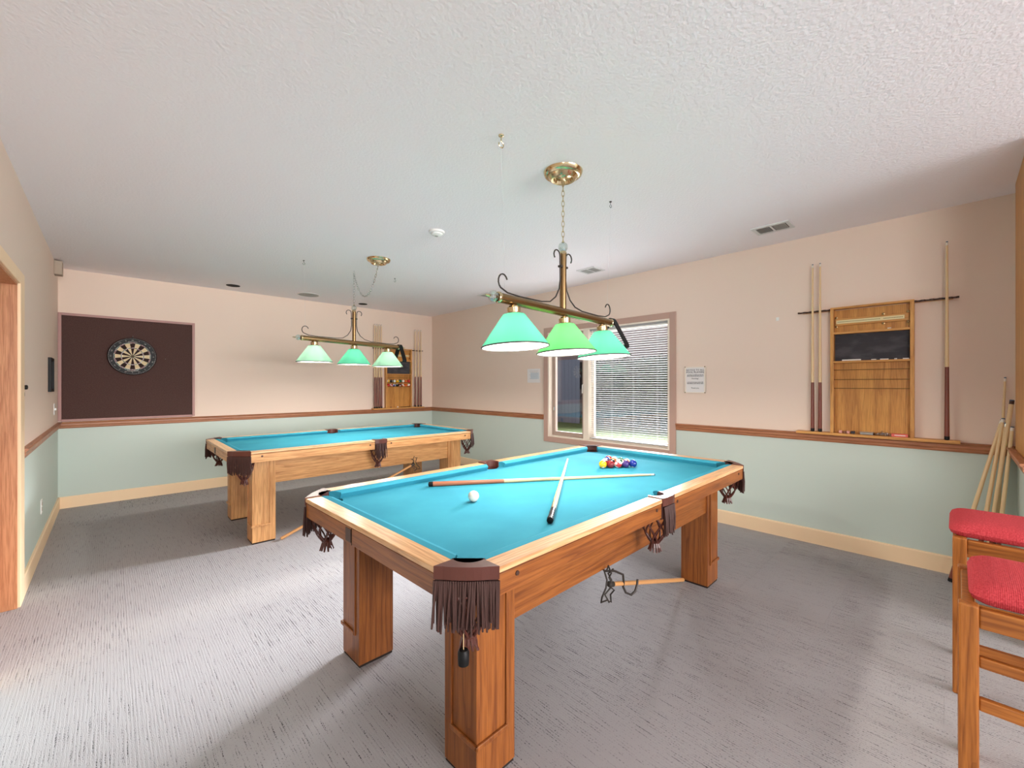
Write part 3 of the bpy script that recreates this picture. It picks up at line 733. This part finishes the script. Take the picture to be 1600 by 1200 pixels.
# small litter and triangle on the back rack ledge
small_box('chalk_cube', 'cream chalk cube on the back wall rack ledge', 'chalk', -0.03, -0.01, 0.03, 0.05, zl, zl+.02, M['chalk_white'], 'back')
small_box('chalk_cube', 'brown chalk cube on the back wall rack ledge', 'chalk', -0.16, -0.14, 0.03, 0.05, zl, zl+.018, M['brownish'], 'back')
tag(MB().tube([W('back', 0.03, 0.05, zl+.006), W('back', 0.14, 0.05, zl+.006), W('back', 0.235, 0.05, zl+.012)], .006, 6).build('wooden_dowel', M['wood_dark']), 'dark wooden stick lying on the back wall rack ledge', 'stick')

# ---------------------------------------------------------------- cues leaning in the corner
def colpt(u, X):
    a = (u-800)/660.57; s, c = math.sin(.7607), math.cos(.7607); return X*(c-a*s)/(s+a*c)
lean = [('pool_cue', 'leftmost cue leaning in the corner behind the red stools', (4.362, 0.030, 0.0), (4.505, -0.222, 1.17), 'ferrule', 0.0150, 0.010, 0.38),
        ('pool_cue', 'second cue from the left leaning in the corner', (4.37, colpt(1520, 4.37), 0.0), (4.500, -0.226, 1.18), 'ferrule', 0.0150, 0.010, 0.38),
        ('pool_cue', 'steel collared cue in the middle of the leaning cues', (4.37, colpt(1541, 4.37), 0.0), (4.49, -0.238, 1.15), 'steel', 0.0150, 0.010, 0.40),
        ('pool_cue', 'rightmost thin cue leaning in the corner', (4.33, colpt(1551, 4.33), 0.0), (4.42, -0.262, 1.13), 'ferrule', 0.0145, 0.009, 0.40),
        ('pool_cue', 'tallest cue in the corner, white tip against the right wall', (4.42, -0.18, 0.0), (4.525, -0.236, 1.465), 'ferrule', 0.0150, 0.0062, 0.45),
        ('pool_cue', 'thick tan cue leaning butt up in the corner', (4.40, colpt(1534, 4.40), 0.0), (4.44, -0.262, 1.31), 'wood_dark', 0.0110, 0.0122, 0.05)]
for nm, lab, p, q, tm, r0, r1, bl_ in lean: cue(nm, lab, p, q, bl_, 'cue_butt', 'cues leaning in the corner', r0, r1, tm)

# ---------------------------------------------------------------- red stools
def stool(label, loc, rz=0, off=0):
    t = thing('bar_stool', label, 'stool', loc, rz)
    Wd, Dp, ZF, lg = 0.44, 0.44, 0.715, 0.046
    for i, xx in enumerate((0, Wd-lg)):
        for j, yy in enumerate((-lg, -Dp)):
            MB().box((xx, yy, 0), (xx+lg, yy+lg, ZF), 0.006).build('leg', M['stool'], t)
    for xx in (0.008, Wd-lg+0.008):
        MB().box((xx, -Dp+lg, 0.645), (xx+0.030, -lg, 0.708), 0.004).build('apron', M['stool_y'], t)
    for yy in (-lg+0.008, -Dp+0.008):
        MB().box((lg, yy, 0.645), (Wd-lg, yy+0.030, 0.708), 0.004).build('apron', M['stool_y'], t)
    for xx in (0.012, Wd-lg+0.012):
        MB().box((xx, -Dp+lg, 0.520), (xx+0.022, -lg, 0.555), 0.004).build('stretcher', M['stool_y'], t)
        MB().box((xx, -Dp+lg, 0.385), (xx+0.022, -lg, 0.425), 0.004).build('stretcher', M['stool_y'], t)
    for yy in (-lg+0.012, -Dp+0.012):
        MB().box((lg, yy, 0.20), (Wd-lg, yy+0.022, 0.24), 0.004).build('stretcher', M['stool_y'], t)
    b = MB(); rings = []
    def rrect(x0, x1, y0, y1, z, r):
        pts = []
        for cx_, cy_, a0 in ((x1-r, y1-r, 0), (x0+r, y1-r, 90), (x0+r, y0+r, 180), (x1-r, y0+r, 270)):
            for k in range(5): a = math.radians(a0+k*22.5); pts.append((cx_+r*math.cos(a), cy_+r*math.sin(a), z))
        return pts
    cx0, cx1, cy0, cy1 = 0.030, Wd-0.005, -Dp+0.02+off, -0.028+off
    for ins, z in ((0.012, ZF-0.002), (0.002, ZF+0.006), (-0.004, ZF+0.022), (0.004, ZF+0.044), (0.020, ZF+0.056), (0.06, ZF+0.063), (0.12, ZF+0.066)):
        rings.append(rrect(cx0+ins, cx1-ins, cy0+ins, cy1-ins, z, 0.045))
    b.loft(rings).build('seat_pad', M['red_pad'], t, True)
    return t
stool('nearer red cushioned oak stool at the right edge of the picture', (1.968, -0.004, 0))
stool('farther red cushioned oak stool in front of the leaning cues', (2.80, 0.012, 0), 0, 0.036)

# ---------------------------------------------------------------- billiard lamps
def lamp(label, c, rz, tilt, shades, hook, zb, zs, roll=0):
    """c ceiling canopy centre or hook point above the stem; zb bar height, zs shade rim height"""
    t = thing('billiard_lamp', label, 'lamp', (c[0], c[1], 0), rz)
    can = (0, 0) if hook is None else hook
    MB().lathe([(0.0001, H-0.058), (0.016, H-0.056), (0.020, H-0.044), (0.030, H-0.036), (0.052, H-0.034), (0.060, H-0.048), (0.074, H-0.050), (0.084, H-0.040), (0.092, H-0.030), (0.104, H-0.028), (0.116, H-0.020), (0.122, H-0.002), (0.118, H)], (can[0], can[1], 0), 40).build('ceiling_canopy', M['brass'], t, True)
    zt = zb+0.405
    # chain of links
    def chain(nm, pts, m):
        b = MB(); P = [Vector(p) for p in pts]; d = []; k = 0
        L = sum((q-p).length for p, q in zip(P, P[1:])); n = max(3, int(L/0.030))
        def at(s):
            for p, q in zip(P, P[1:]):
                l = (q-p).length
                if s <= l: return p+(q-p)*(s/l), (q-p).normalized()
                s -= l
            return P[-1], (P[-1]-P[-2]).normalized()
        for i in range(n):
            c_, tn = at((i+.5)*L/n); e = tn.orthogonal().normalized()
            if i % 2: e = tn.cross(e)
            b.tube([c_+tn*(0.021*math.cos(q*PI/6))+e*(0.0085*math.sin(q*PI/6)) for q in range(13)], 0.0022, 5, False)
        b.build(nm, m, t)
    if hook is None:
        chain('chain', [(0, 0, zt+0.035), (0, 0, H-0.056)], M['brass'])
    else:
        chain('chain', [(0, 0, zt+0.035), (0, 0, H-0.03)], M['steel'])
        sw = []
        for i in range(17):
            s = i/16; sw.append((can[0]*s, can[1]*s, H-0.045-0.30*4*s*(1-s)*1.0))
        chain('chain', sw, M['steel'])
        MB().tube([(0, 0, H), (0, 0, H-.02), (.006, 0, H-.03), (0, 0, H-.04), (-.006, 0, H-.032)], .0025, 6).build('ceiling_hook', M['steel'], t)
    bar = MB()
    T = lambda x_: zb-tilt*x_
    bar.tube([(-0.56, 0, T(-.56)), (0.56, 0, T(.56))], 0.0265, 20); bar = bar.build('crossbar', M['brass_d'], t, True)
    for s_ in (-1, 1):
        MB().lathe([(0.0265, 0), (0.030, .004*s_), (0.030, .014*s_), (0.024, .020*s_)], (s_*.56, 0, T(s_*.56)), 20, 'x').build('bar_collar', M['brass'], bar, True)
        MB().ball((s_*.605, 0, T(s_*.605)), 0.030, 10, 6).build('crystal_finial', M['crystal'], bar)
        MB().lathe([(0.008, 0), (0.006, .02*s_), (0.0004, .036*s_)], (s_*.632, 0, T(s_*.632)), 8, 'x').build('finial_tip', M['brass'], bar)
    MB().tube([(0, 0, zb+.02), (0, 0, zt-.04)], 0.0205, 18).build('stem', M['brass_d'], t, True)
    MB().ball((0, 0, zt), 0.031, 10, 7).build('crystal_ball', M['crystal'], t)
    MB().lathe([(0.021, zt-.046), (0.024, zt-.04), (0.020, zt-.028)], n=16).lathe([(0.006, zt+.026), (0.010, zt+.03), (0.004, zt+.042)], n=10).build('stem_cap', M['brass'], t, True)
    # wrought iron scrolls
    for s_ in (-1, 1):
        pts = []
        for k in range(9):
            a = -PI*0.35+PI*1.35*k/8; pts.append((s_*(0.062+0.030*math.cos(PI-a)*-1*-1), 0, zt-0.055+0.032*math.sin(a)))
        up = [(s_*(0.062-0.0300*math.cos(a)), 0, zt-0.060+0.030*math.sin(a)) for a in [PI*1.25-PI*1.25*k/10 for k in range(11)]]
        # up runs from the free curl end to the stem side
        path = up+[(s_*0.030, 0, zt-0.12), (s_*0.029, 0, zb+0.20), (s_*0.040, 0, zb+0.14), (s_*0.075, 0, zb+0.085), (s_*0.13, 0, zb+0.048), (s_*0.21, 0, T(s_*.21)+0.034), (s_*0.40, 0, T(s_*.4)+0.031), (s_*0.50, 0, T(s_*.5)+0.036)]
        path += [(s_*(0.535-0.036*math.sin(a)*0+0.034*math.sin(a)), 0, T(s_*.53)+0.090-0.040*math.cos(a)) for a in [0.1+PI*1.35*k/10 for k in range(11)]]
        b = MB(); b.tube(path[:11][::-1] if False else path, 0.0050, 6, flat=0.8)
        b.build('iron_scroll', M['iron'], t, True)
        bx('scroll_clip', (s_*0.018, -.012, zt-.13), (s_*0.036, .012, zt-.118), M['iron'], t)
    for i, (sx, sm) in enumerate(shades):
        zr = zs-tilt*sx
        RM = Matrix.Translation((0, 0, T(sx)))@Matrix.Rotation(-roll, 4, 'X')@Matrix.Translation((0, 0, -T(sx)))
        fit = MB().lathe([(0.010, T(sx)-.024), (0.010, zr+.225), (0.030, zr+.222), (0.038, zr+.212), (0.036, zr+.186), (0.050, zr+.182), (0.056, zr+.172)], (sx, 0, 0), 20).build('lamp_holder', M['brass'], t, True, M=RM)
        prof = [(0.052, zr+.178), (0.060, zr+.176), (0.072, zr+.160), (0.178, zr+.012), (0.183, zr)]
        sh = MB().lathe(prof, (sx, 0, 0), 48).build('shade', M[sm], t, True, M=RM)
        MB().lathe([(r_-.004, z_) for r_, z_ in prof], (sx, 0, 0), 48).build('shade_lining', M['opal'], sh, True, M=RM)
        MB().lathe([(0.1835, zr+.003), (0.1870, zr+.002), (0.1870, zr-.0035), (0.1835, zr-.0045), (0.1810, zr-.001), (0.1835, zr+.003)], (sx, 0, 0), 48).build('shade_rim', M['iron'], sh, True, M=RM)
        bb_ = MB().ball((sx, 0, zr+.085), 0.030, 14, 9, (1, 1, 1.15)).build('bulb', M['bulb'], fit, True, M=RM)
        pd = bpy.data.lights.new('bulb_light', 'POINT'); pd.energy = 20; pd.color = (1, .95, .86); pd.shadow_soft_size = .032
        po = bpy.data.objects.new('bulb_light', pd); col.objects.link(po); po.parent = bb_; po.location = (sx, 0, zr+.04)
    return t
L1 = lamp('brass three-shade lamp with green glass shades over the near table', (2.050, 1.692, 0), 0.055, 0.012, ((-0.455, 'shade_teal'), (0.012, 'shade_lime'), (0.455, 'shade_teal')), None, 1.865, 1.612, 0.065)
L2 = lamp('brass three-shade lamp with pale mint shades over the far table', (2.060, 4.830, 0), 0.0, 0.030, ((-0.44, 'shade_mint'), (0.0, 'shade_teal'), (0.42, 'shade_mint')), (0.0, -0.62), 1.900, 1.650)

def triangle(label, lx, ly, lz, rz, lean_):
    """black plastic ball triangle hung by one corner over the end of the lamp bar"""
    t = thing('ball_triangle', label, 'triangle', (lx, ly, lz)); S = 0.290; rc_ = 0.022
    ap = [(0, 0), (-S/2, -S*.866), (S/2, -S*.866)]
    def round_poly(P, r):
        out = []
        for i in range(3):
            p, a, b = Vector(P[i]), Vector(P[i-1]), Vector(P[(i+1) % 3]); va, vb = (a-p).normalized(), (b-p).normalized(); d = r*1.73
            pa, pb = p+va*d, p+vb*d
            for k in range(6): q = k/5; out.append(pa*(1-q)**2+p*2*q*(1-q)+pb*q*q)
        return out
    o_ = round_poly(ap, rc_+.008); cen = Vector((0, -S*.577))
    i_ = [cen+(v-cen)*0.93 for v in o_]
    n = len(o_); b = MB(); dz = .026
    r0 = [b.bm.verts.new((v.x, -dz, v.y)) for v in o_]; r1 = [b.bm.verts.new((v.x, dz, v.y)) for v in o_]
    q0 = [b.bm.verts.new((v.x, -dz, v.y)) for v in i_]; q1 = [b.bm.verts.new((v.x, dz, v.y)) for v in i_]
    for k in range(n):
        j = (k+1) % n; b.face((r0[k], r0[j], r1[j], r1[k])); b.face((q0[k], q1[k], q1[j], q0[j])); b.face((r0[k], q0[k], q0[j], r0[j])); b.face((r1[k], r1[j], q1[j], q1[k]))
    b.build('frame', M['black'], t, True)
    t.rotation_euler = (lean_[0], lean_[1], rz)
    return t
def tri_at(lab, lx, ly, zbar):
    return triangle(lab, lx, ly, zbar+0.062, PI/2, (0, 0))
T1 = tri_at('black ball triangle hung over the right end of the near lamp bar', 2.6415, 1.7245, 1.856)
T2 = tri_at('black ball triangle hung over the right end of the far lamp bar', 2.645, 4.830, 1.881)

# ---------------------------------------------------------------- ceiling fittings
M['line'] = mat('thin_nylon_line', (206, 206, 206), 0.4)
def eye_hook(nm, lab, x, y, big, target=None):
    t = thing(nm, lab, 'hook', (x, y, H)); k = 1.5 if big else 1.0; m = M['brass'] if big else M['iron']
    MB().lathe([(0.010*k, 0), (0.009*k, -.004*k), (0.003*k, -.006*k)], n=12, caps=True).build('hook_plate', m, t)
    MB().tube([(0, 0, -.004), (0, 0, -.022*k)]+[(.011*k*math.sin(a), 0, -.033*k+.011*k*math.cos(a)) for a in [PI*1.6*q/8 for q in range(9)]], .0022*k, 6).build('hook_ring', m, t, True)
    if target:
        o = MB().tube([(x, y, H-.04*k), target], 0.0006, 4).build('nylon_line', M['line']); tag(o, 'thin nylon line from the ceiling down to the '+('left' if x < 2 else 'right')+' end of the '+('near' if y < 3 else 'far')+' lamp bar', 'line')
eye_hook('ceiling_hook', 'brass ceiling hook above the left end of the near lamp', 1.510, 1.670, True, (1.53, 1.664, 1.925))
eye_hook('ceiling_hook', 'small dark ceiling hook above the right end of the near lamp', 2.631, 1.728, False, (2.575, 1.722, 1.93))
eye_hook('ceiling_hook', 'small dark ceiling hook above the left end of the far lamp', 1.501, 4.800, False, (1.53, 4.83, 1.98))
eye_hook('ceiling_hook', 'small dark ceiling hook above the right end of the far lamp', 2.577, 4.826, False, (2.56, 4.83, 1.95))
t = thing('smoke_detector', 'white round smoke detector on the ceiling between the lamps', 'smoke detector', (2.05, 3.10, H))
MB().lathe([(0.0001, -.040), (0.030, -.038), (0.048, -.028), (0.050, -.020), (0.066, -.016), (0.068, 0)], n=32).build('detector_body', M['white'], t, True)
MB().lathe([(0.0001, -.046), (0.012, -.045), (0.013, -.037)], n=16).build('detector_button', M['grey_grille'], t, True)
def down(lab, x, y, r):
    t = thing('recessed_downlight', lab, 'downlight', (x, y, H))
    MB().lathe([(r+.010, 0.0), (r+.009, -.004), (r, -.004), (r-.004, -.001)], n=32).build('trim_ring', M['void'], t, True)
    MB().lathe([(r-.002, -.002), (0.0001, -.002)], n=32).build('dark_baffle', M['void'], t)
down('black unlit downlight in the ceiling above the dartboard', 1.195, 6.66, 0.070)
down('black unlit downlight in the ceiling near the back wall rack', 3.01, 6.71, 0.060)
t = thing('ceiling_speaker', 'round flat grey speaker in the ceiling near the back wall', 'speaker', (2.12, 6.57, H))
MB().lathe([(0.150, 0), (0.149, -.006), (0.138, -.008), (0.136, -.004)], n=40).build('speaker_ring', M['vent'], t, True)
MB().lathe([(0.138, -.005), (0.0001, -.006)], n=40).build('speaker_grille', M['grey_grille'], t)
def vent(lab, x0, x1, y0, y1):
    cx, cy = (x0+x1)/2, (y0+y1)/2; hx, hy = (x1-x0)/2, (y1-y0)/2
    t = thing('ceiling_vent', lab, 'vent', (cx, cy, H)); b = MB(); e = .034; f = .030
    b.box((-hx, -hy, -.008), (-hx+e, hy, 0), .002); b.box((hx-e, -hy, -.008), (hx, hy, 0), .002); b.box((-hx+e, -hy, -.008), (hx-e, -hy+f, 0), .002); b.box((-hx+e, hy-f, -.008), (hx-e, hy, 0), .002); b.box((-hx+e, -.008, -.008), (hx-e, .008, 0))
    b.build('vent_frame', M['vent'], t); bx('duct', (-hx+e, -hy+f, -.002), (hx-e, hy-f, -.0005), M['void'], t)
    s0 = None
    for g in (-1, 1):
        for k in range(8):
            y = g*(.014+(hy-f-.018)*(k+.5)/8)
            if s0 is None: s0 = bx('louvre', (-hx+e, -.0022, -.004), (hx-e, .0022, .004), M['grey_grille'], t); o = s0
            else: o = s0.copy(); col.objects.link(o)
            o.location = (0, y, -.0062); o.rotation_euler = (g*-0.6, 0, 0)
vent('white ceiling vent nearest the right wall cue rack', 3.955, 4.165, 0.93, 1.21)
vent('white ceiling vent above the window', 3.92, 4.145, 2.79, 3.04)
vent('white ceiling vent behind the left end of the near lamp', 3.93, 4.14, 4.62, 4.88)

# ---------------------------------------------------------------- dartboard corner
t = thing('dart_backboard', 'large dark brown panel with dusty rose frame on the back wall', 'panel', (0.2, Y0, 0))
bx('felt_panel', (-0.600, -.014, 1.015), (0.600, 0, 2.212), M['cork'], t)
for p, q in (((-0.625, -.026, 1.0), (-0.597, 0, 2.236)), ((0.597, -.026, 1.0), (0.625, 0, 2.236)), ((-0.597, -.026, 2.208), (0.597, 0, 2.236)), ((-0.597, -.026, 0.992), (0.597, 0, 1.018))):
    bx('frame_strip', p, q, M['pink_frame'], t, .002)
t = thing('dartboard', 'round dartboard with black number ring on the brown panel', 'dartboard', (0.205, Y0-.016, 1.762))
MB().lathe([(0.0001, 0), (0.222, 0), (0.228, -.008), (0.228, -.030), (0.222, -.038), (0.0001, -.038)], n=64, ax='y').build('board_body', M['black'], t, True)
def wedge(r0, r1, a0, a1, n=3):
    b = MB(); i0, i1 = [], []
    for k in range(n+1):
        a = a0+(a1-a0)*k/n; i0.append((r0*math.sin(a), r0*math.cos(a))); i1.append((r1*math.sin(a), r1*math.cos(a)))
    lo = i0+i1[::-1]; n2 = len(lo)
    f = [b.bm.verts.new((u, -.041, v)) for u, v in lo]; g = [b.bm.verts.new((u, -.037, v)) for u, v in lo]
    b.face(f); b.face(g[::-1])
    for k in range(n2): b.face((f[k], g[k], g[(k+1) % n2], f[(k+1) % n2]))
    return b
M['num'] = mat('faded_silver_print', (150, 144, 138), 0.7)
nums = [20, 1, 18, 4, 13, 6, 10, 15, 2, 17, 3, 19, 7, 16, 8, 11, 14, 9, 12, 5]
for k in range(20):
    a0, a1 = (k-.5)*PI/10, (k+.5)*PI/10; dk = k % 2 == 0
    wedge(0.016, 0.099, a0, a1).build('segment', M['board_dark' if dk else 'board_cream'], t)
    wedge(0.107, 0.160, a0, a1).build('segment', M['board_dark' if dk else 'board_cream'], t)
    wedge(0.099, 0.107, a0, a1).build('treble_segment', M['board_red' if dk else 'board_green'], t)
    wedge(0.160, 0.170, a0, a1).build('double_segment', M['board_red' if dk else 'board_green'], t)
    a = k*PI/10
    text(str(nums[k]), 'number', 0.023, M['num'], t, Matrix.Translation((0.196*math.sin(a), -.0395, 0.196*math.cos(a)))@Matrix.Rotation(a, 4, 'Y')@Matrix.Rotation(PI/2, 4, 'X'), 0.0012)
MB().lathe([(0.0001, -.042), (0.008, -.042), (0.008, -.037)], n=16, ax='y').build('bullseye', M['board_red'], t)
MB().lathe([(0.008, -.0415), (0.016, -.0415), (0.016, -.037)], n=20, ax='y').build('outer_bull', M['board_green'], t)
b = MB()
for r in (0.218, 0.170, 0.160, 0.107, 0.099):
    rw = .0014 if r > .2 else .0009
    b.tube([(r*math.cos(2*PI*i/48), -.0415, r*math.sin(2*PI*i/48)) for i in range(49)], rw, 4, False)
for k in range(20):
    a = (k+.5)*PI/10; b.tube([(0.016*math.sin(a), -.0415, 0.016*math.cos(a)), (0.170*math.sin(a), -.0415, 0.170*math.cos(a))], .0009, 4)
b.build('wire_spider', M['steel'], t)
# pale marks printed along the foot and head of the number ring
b = MB(); rr = random.Random(9)
for k in range(11):
    a = PI+(k-5)*0.055; hgt = rr.uniform(.008, .014)
    p = Vector((0.181*math.sin(a), 0, 0.181*math.cos(a))); b.box((p.x-.0035, -.0395, p.z-hgt/2), (p.x+.003, -.038, p.z+hgt/2))
for k in range(9):
    a = (k-4)*0.055; p = Vector((0.181*math.sin(a), 0, 0.181*math.cos(a))); b.box((p.x-.0035, -.0395, p.z-.003), (p.x+.003, -.038, p.z+.003))
b.build('ring_print', M['num'], t)
MB().tube([(0, -.005, .225), (0, -.012, .245), (0.004, -.02, .25)], .003, 5).build('hanger', M['steel'], t)
for u, v in ((0.83-.205, 0.0),):
    pass
o = MB().lathe([(0.0001, -.006), (0.004, -.004), (0.0035, 0)], n=8, ax='y').build('push_pin', M['steel'], loc=(0.520, Y0-.0145, 1.745)); tag(o, 'tiny steel pin in the brown panel right of the dartboard', 'pin')

# ---------------------------------------------------------------- things on the left wall
def on_left(nm, lab, cat, y, z): return thing(nm, lab, cat, (XL, y, z))
t = on_left('key_switch', 'narrow steel plate with black knob on the left wall by the doorway', 'switch', 4.345, 1.395)
bx('switch_plate', (0, -.028, -.075), (.004, .028, .055), M['steel'], t, .001); MB().lathe([(0.006, 0), (0.014, .003), (0.016, .014), (0.015, .022), (0.008, .025)], n=14, ax='x', caps=True).build('knob', M['black'], t, True)
bx('latch_bolt', (.004, -.010, -.06), (.010, .010, -.035), M['black'], t)
t = on_left('framed_picture', 'small black upright frame on the left wall near the corner', 'picture', 6.12, 1.51)
b = MB(); b.box((0, -.155, -.165), (.022, -.125, .165)); b.box((0, .125, -.165), (.022, .155, .165)); b.box((0, -.125, .135), (.022, .125, .165)); b.box((0, -.125, -.165), (.022, .125, -.135)); b.build('picture_frame', M['black'], t)
bx('picture_sheet', (0, -.125, -.135), (.008, .125, .135), M['dk'], t)
t = on_left('light_switch', 'white light switch on the left wall just above the chair rail', 'switch', 6.56, 1.155)
bx('switch_plate', (0, -.036, -.06), (.006, .036, .06), M['white'], t, .002); bx('toggle', (.006, -.006, -.012), (.018, .006, .012), M['white'], t, .002)
t = on_left('wall_outlet', 'white outlet low on the green left wall', 'outlet', 5.40, 0.37)
bx('outlet_plate', (0, -.036, -.06), (.006, .036, .06), M['white'], t, .002)
for z in (-.022, .022): bx('socket', (.006, -.014, z-.014), (.008, .014, z+.014), M['beige_plastic'], t, .0005)
t = thing('wall_sensor', 'small beige box high in the back left corner', 'sensor', (XL, 6.60, H-.16))
bx('sensor_body', (0, -.06, 0), (.062, .06, .145), M['beige_plastic'], t, .004); bx('sensor_face', (.006, -.063, .012), (.056, -.0602, .134), M['beige_plastic'], t, .001)

# ---------------------------------------------------------------- notices on the right wall
RW = Matrix(((0, 0, -1, 0), (-1, 0, 0, 0), (0, 1, 0, 0), (0, 0, 0, 1)))   # text facing -x, reading toward -y
t = thing('notice_sign', 'white notice to pool players screwed to the wall right of the window', 'sign', (X0, 1.928, 1.466))
bx('sign_board', (-.006, -.112, -.140), (0, .112, .140), M['paper'], t, .001)
b = MB()
for y in (-.112, .098): b.box((-.012, y, -.142), (0, y+.014, .142), .001)
for z in (-.142, .132): b.box((-.012, -.098, z), (0, .098, z+.010), .001)
b.build('sign_frame', M['cream_vinyl'], t)
def tx_(body, z, size, nm='lettering'): text(body, nm, size, M['ink'], t, Matrix.Translation((-.0066, 0, z))@RW, .0004)
tx_('NOTICE TO ALL', .104, .0265, 'heading'); tx_('POOL PLAYERS', .080, .0285, 'heading')
tx_('Nothing!', .014, .021, 'heading'); tx_('Thank you', -.088, .020, 'heading')
b = MB(); rr = random.Random(4)
for z in (.052, .039, -.026, -.041):
    y = .085
    while y > -.085:
        L = rr.uniform(.006, .026); L = min(L, y+.087)
        if L > .003:
            yy = y
            while yy > y-L: b.box((-.0068, yy-.0016, z-.0034), (-.0062, yy, z+.0034+rr.choice((0, 0, .002)))); yy -= .0026
        y -= L+.0045
b.build('small_print', M['ink'], t)['kind'] = 'stuff'
for y in (-.105, .105):
    for z in (-.136, .138): MB().lathe([(0.0001, -.004), (0.0055, -.002), (0.0055, 0)], (-.012, y, z), 10, 'x').build('screw', M['brass_d'], t)
t = thing('paper_notice', 'small white and pale blue paper pinned left of the window', 'sign', (X0, 4.31, 1.548))
bx('sheet', (-.003, -.128, -.102), (0, .128, .102), M['paper'], t); bx('blue_area', (-.0036, -.105, -.050), (-.0028, .065, .045), M['blue_paper'], t)
b = MB()
for k in range(9): b.box((-.0042, -.09+0.004*(k % 3), .070-k*.014), (-.0034, .085-0.012*(k % 4), .0725-k*.014))
b.build('faint_print', M['grey_grille'], t)
t = thing('wall_hook', 'tiny white hook high on the right wall between notice and rack', 'hook', (X0, 1.157, 2.03))
MB().box((-.003, -.012, -.016), (0, .012, .016), .001).tube([(-.002, 0, -.004), (-.02, 0, -.012), (-.024, 0, -.002)], .003, 6).build('hook_body', M['white'], t)

# ---------------------------------------------------------------- bridge sticks and hooks under the tables, hanging chalk
def bridge(lab, p, q, flip=1):
    """p: foot of the stick on the floor, q: bridge head"""
    P, Q = Vector(p), Vector(q); d = (Q-P).normalized(); L = (Q-P).length
    t = thing('bridge_stick', lab, 'bridge stick', p); t.rotation_mode = 'QUATERNION'; t.rotation_quaternion = d.to_track_quat('Z', 'Y')
    MB().lathe([(0.0135, 0), (0.0125, L*.5), (0.0105, L-.02)], n=12, caps=True).build('shaft', M['cue_wood'], t, True)
    MB().lathe([(0.014, L-.03), (0.014, L+.01), (0.008, L+.014)], n=12, caps=True).build('collar', M['iron'], t, True)
    R_ = t.rotation_quaternion.inverted()
    b = MB()
    # spiky open plate standing across the shaft
    up = Vector((0, 0, 1)); sd = d.cross(up).normalized(); up2 = sd.cross(d)
    def X(u, v, w_=0): return R_@(sd*u*flip+up2*v+d*w_)+Vector((0, 0, L+.005))
    outl = [(0, .012), (.018, .030), (.006, .050), (.034, .082), (.040, .060), (.058, .058), (.030, .018), (.030, -.018), (.048, -.060), (.050, -.082), (.010, -.070), (-.018, -.078), (-.008, -.045), (-.030, -.024), (0, -.012)]
    b.tube([X(v*.3-0.005, 0, 0)+(X(0, w, 0)-X(0, 0, 0))+(X(0, 0, v)-X(0, 0, 0)) for v, w in outl], .0042, 6)
    b.tube([X(-.004, .07, -.01), X(.01, .045, .012), X(-.004, .02, -.005), X(0, -.02, -.01), X(.012, -.05, .012), X(-.008, -.08, -.004)], .0040, 6)
    b.build('bridge_head', M['iron'], t, True)
M['cue_wood'] = mat('honey_maple_stick', (214, 156, 98), 0.4)
bridge('bridge stick hung low on hooks under the near table', (2.972, 1.350, 0.016), (1.74, 1.145, 0.455))
bridge('bridge stick leaning under the front side of the far table', (1.125, 4.225, 0.016), (2.470, 4.200, 0.520))
def stick_hooks(lab, a, pts1, pts2):
    t = thing('stick_hook', lab, 'hook', a); A_ = Vector(a)
    MB().tube([Vector(p)-A_ for p in pts1], .0056, 7).build('hook_rod', M['iron'], t, True)
    MB().tube([Vector(p)-A_ for p in pts2], .0060, 7).build('hook_rod', M['iron'], t, True)
    MB().lathe([(0.013, 0), (0.013, -.006), (0.004, -.008)], n=10, caps=True).build('hook_plate', M['iron'], t)
stick_hooks('bent black iron rod hook under the front side of the near table', (1.745, 1.200, 0.520),
            [(1.745, 1.200, .520), (1.745, 1.18, .505), (1.80, 1.16, .495), (1.875, 1.158, .455), (1.885, 1.160, .41), (1.892, 1.168, .385)],
            [(1.892, 1.168, .385), (1.888, 1.15, .362), (1.905, 1.13, .352), (1.935, 1.125, .362), (1.955, 1.125, .392), (1.958, 1.125, .415)])
t = thing('chalk_holder', 'black chalk holder hanging on a cord at the near corner pocket', 'chalk holder', (0.800, 1.060, 0.535))
MB().lathe([(0.010, 0.0), (0.017, .004), (0.018, .02), (0.018, .042), (0.013, .050)], n=18, caps=True).build('holder', M['black'], t, True)
MB().tube([(0, 0, .050), (0.004, 0.005, .12), (0.02, 0.03, .205)], .0012, 5).build('cord', M['cue_light'], t)
bpy.context.view_layer.update()
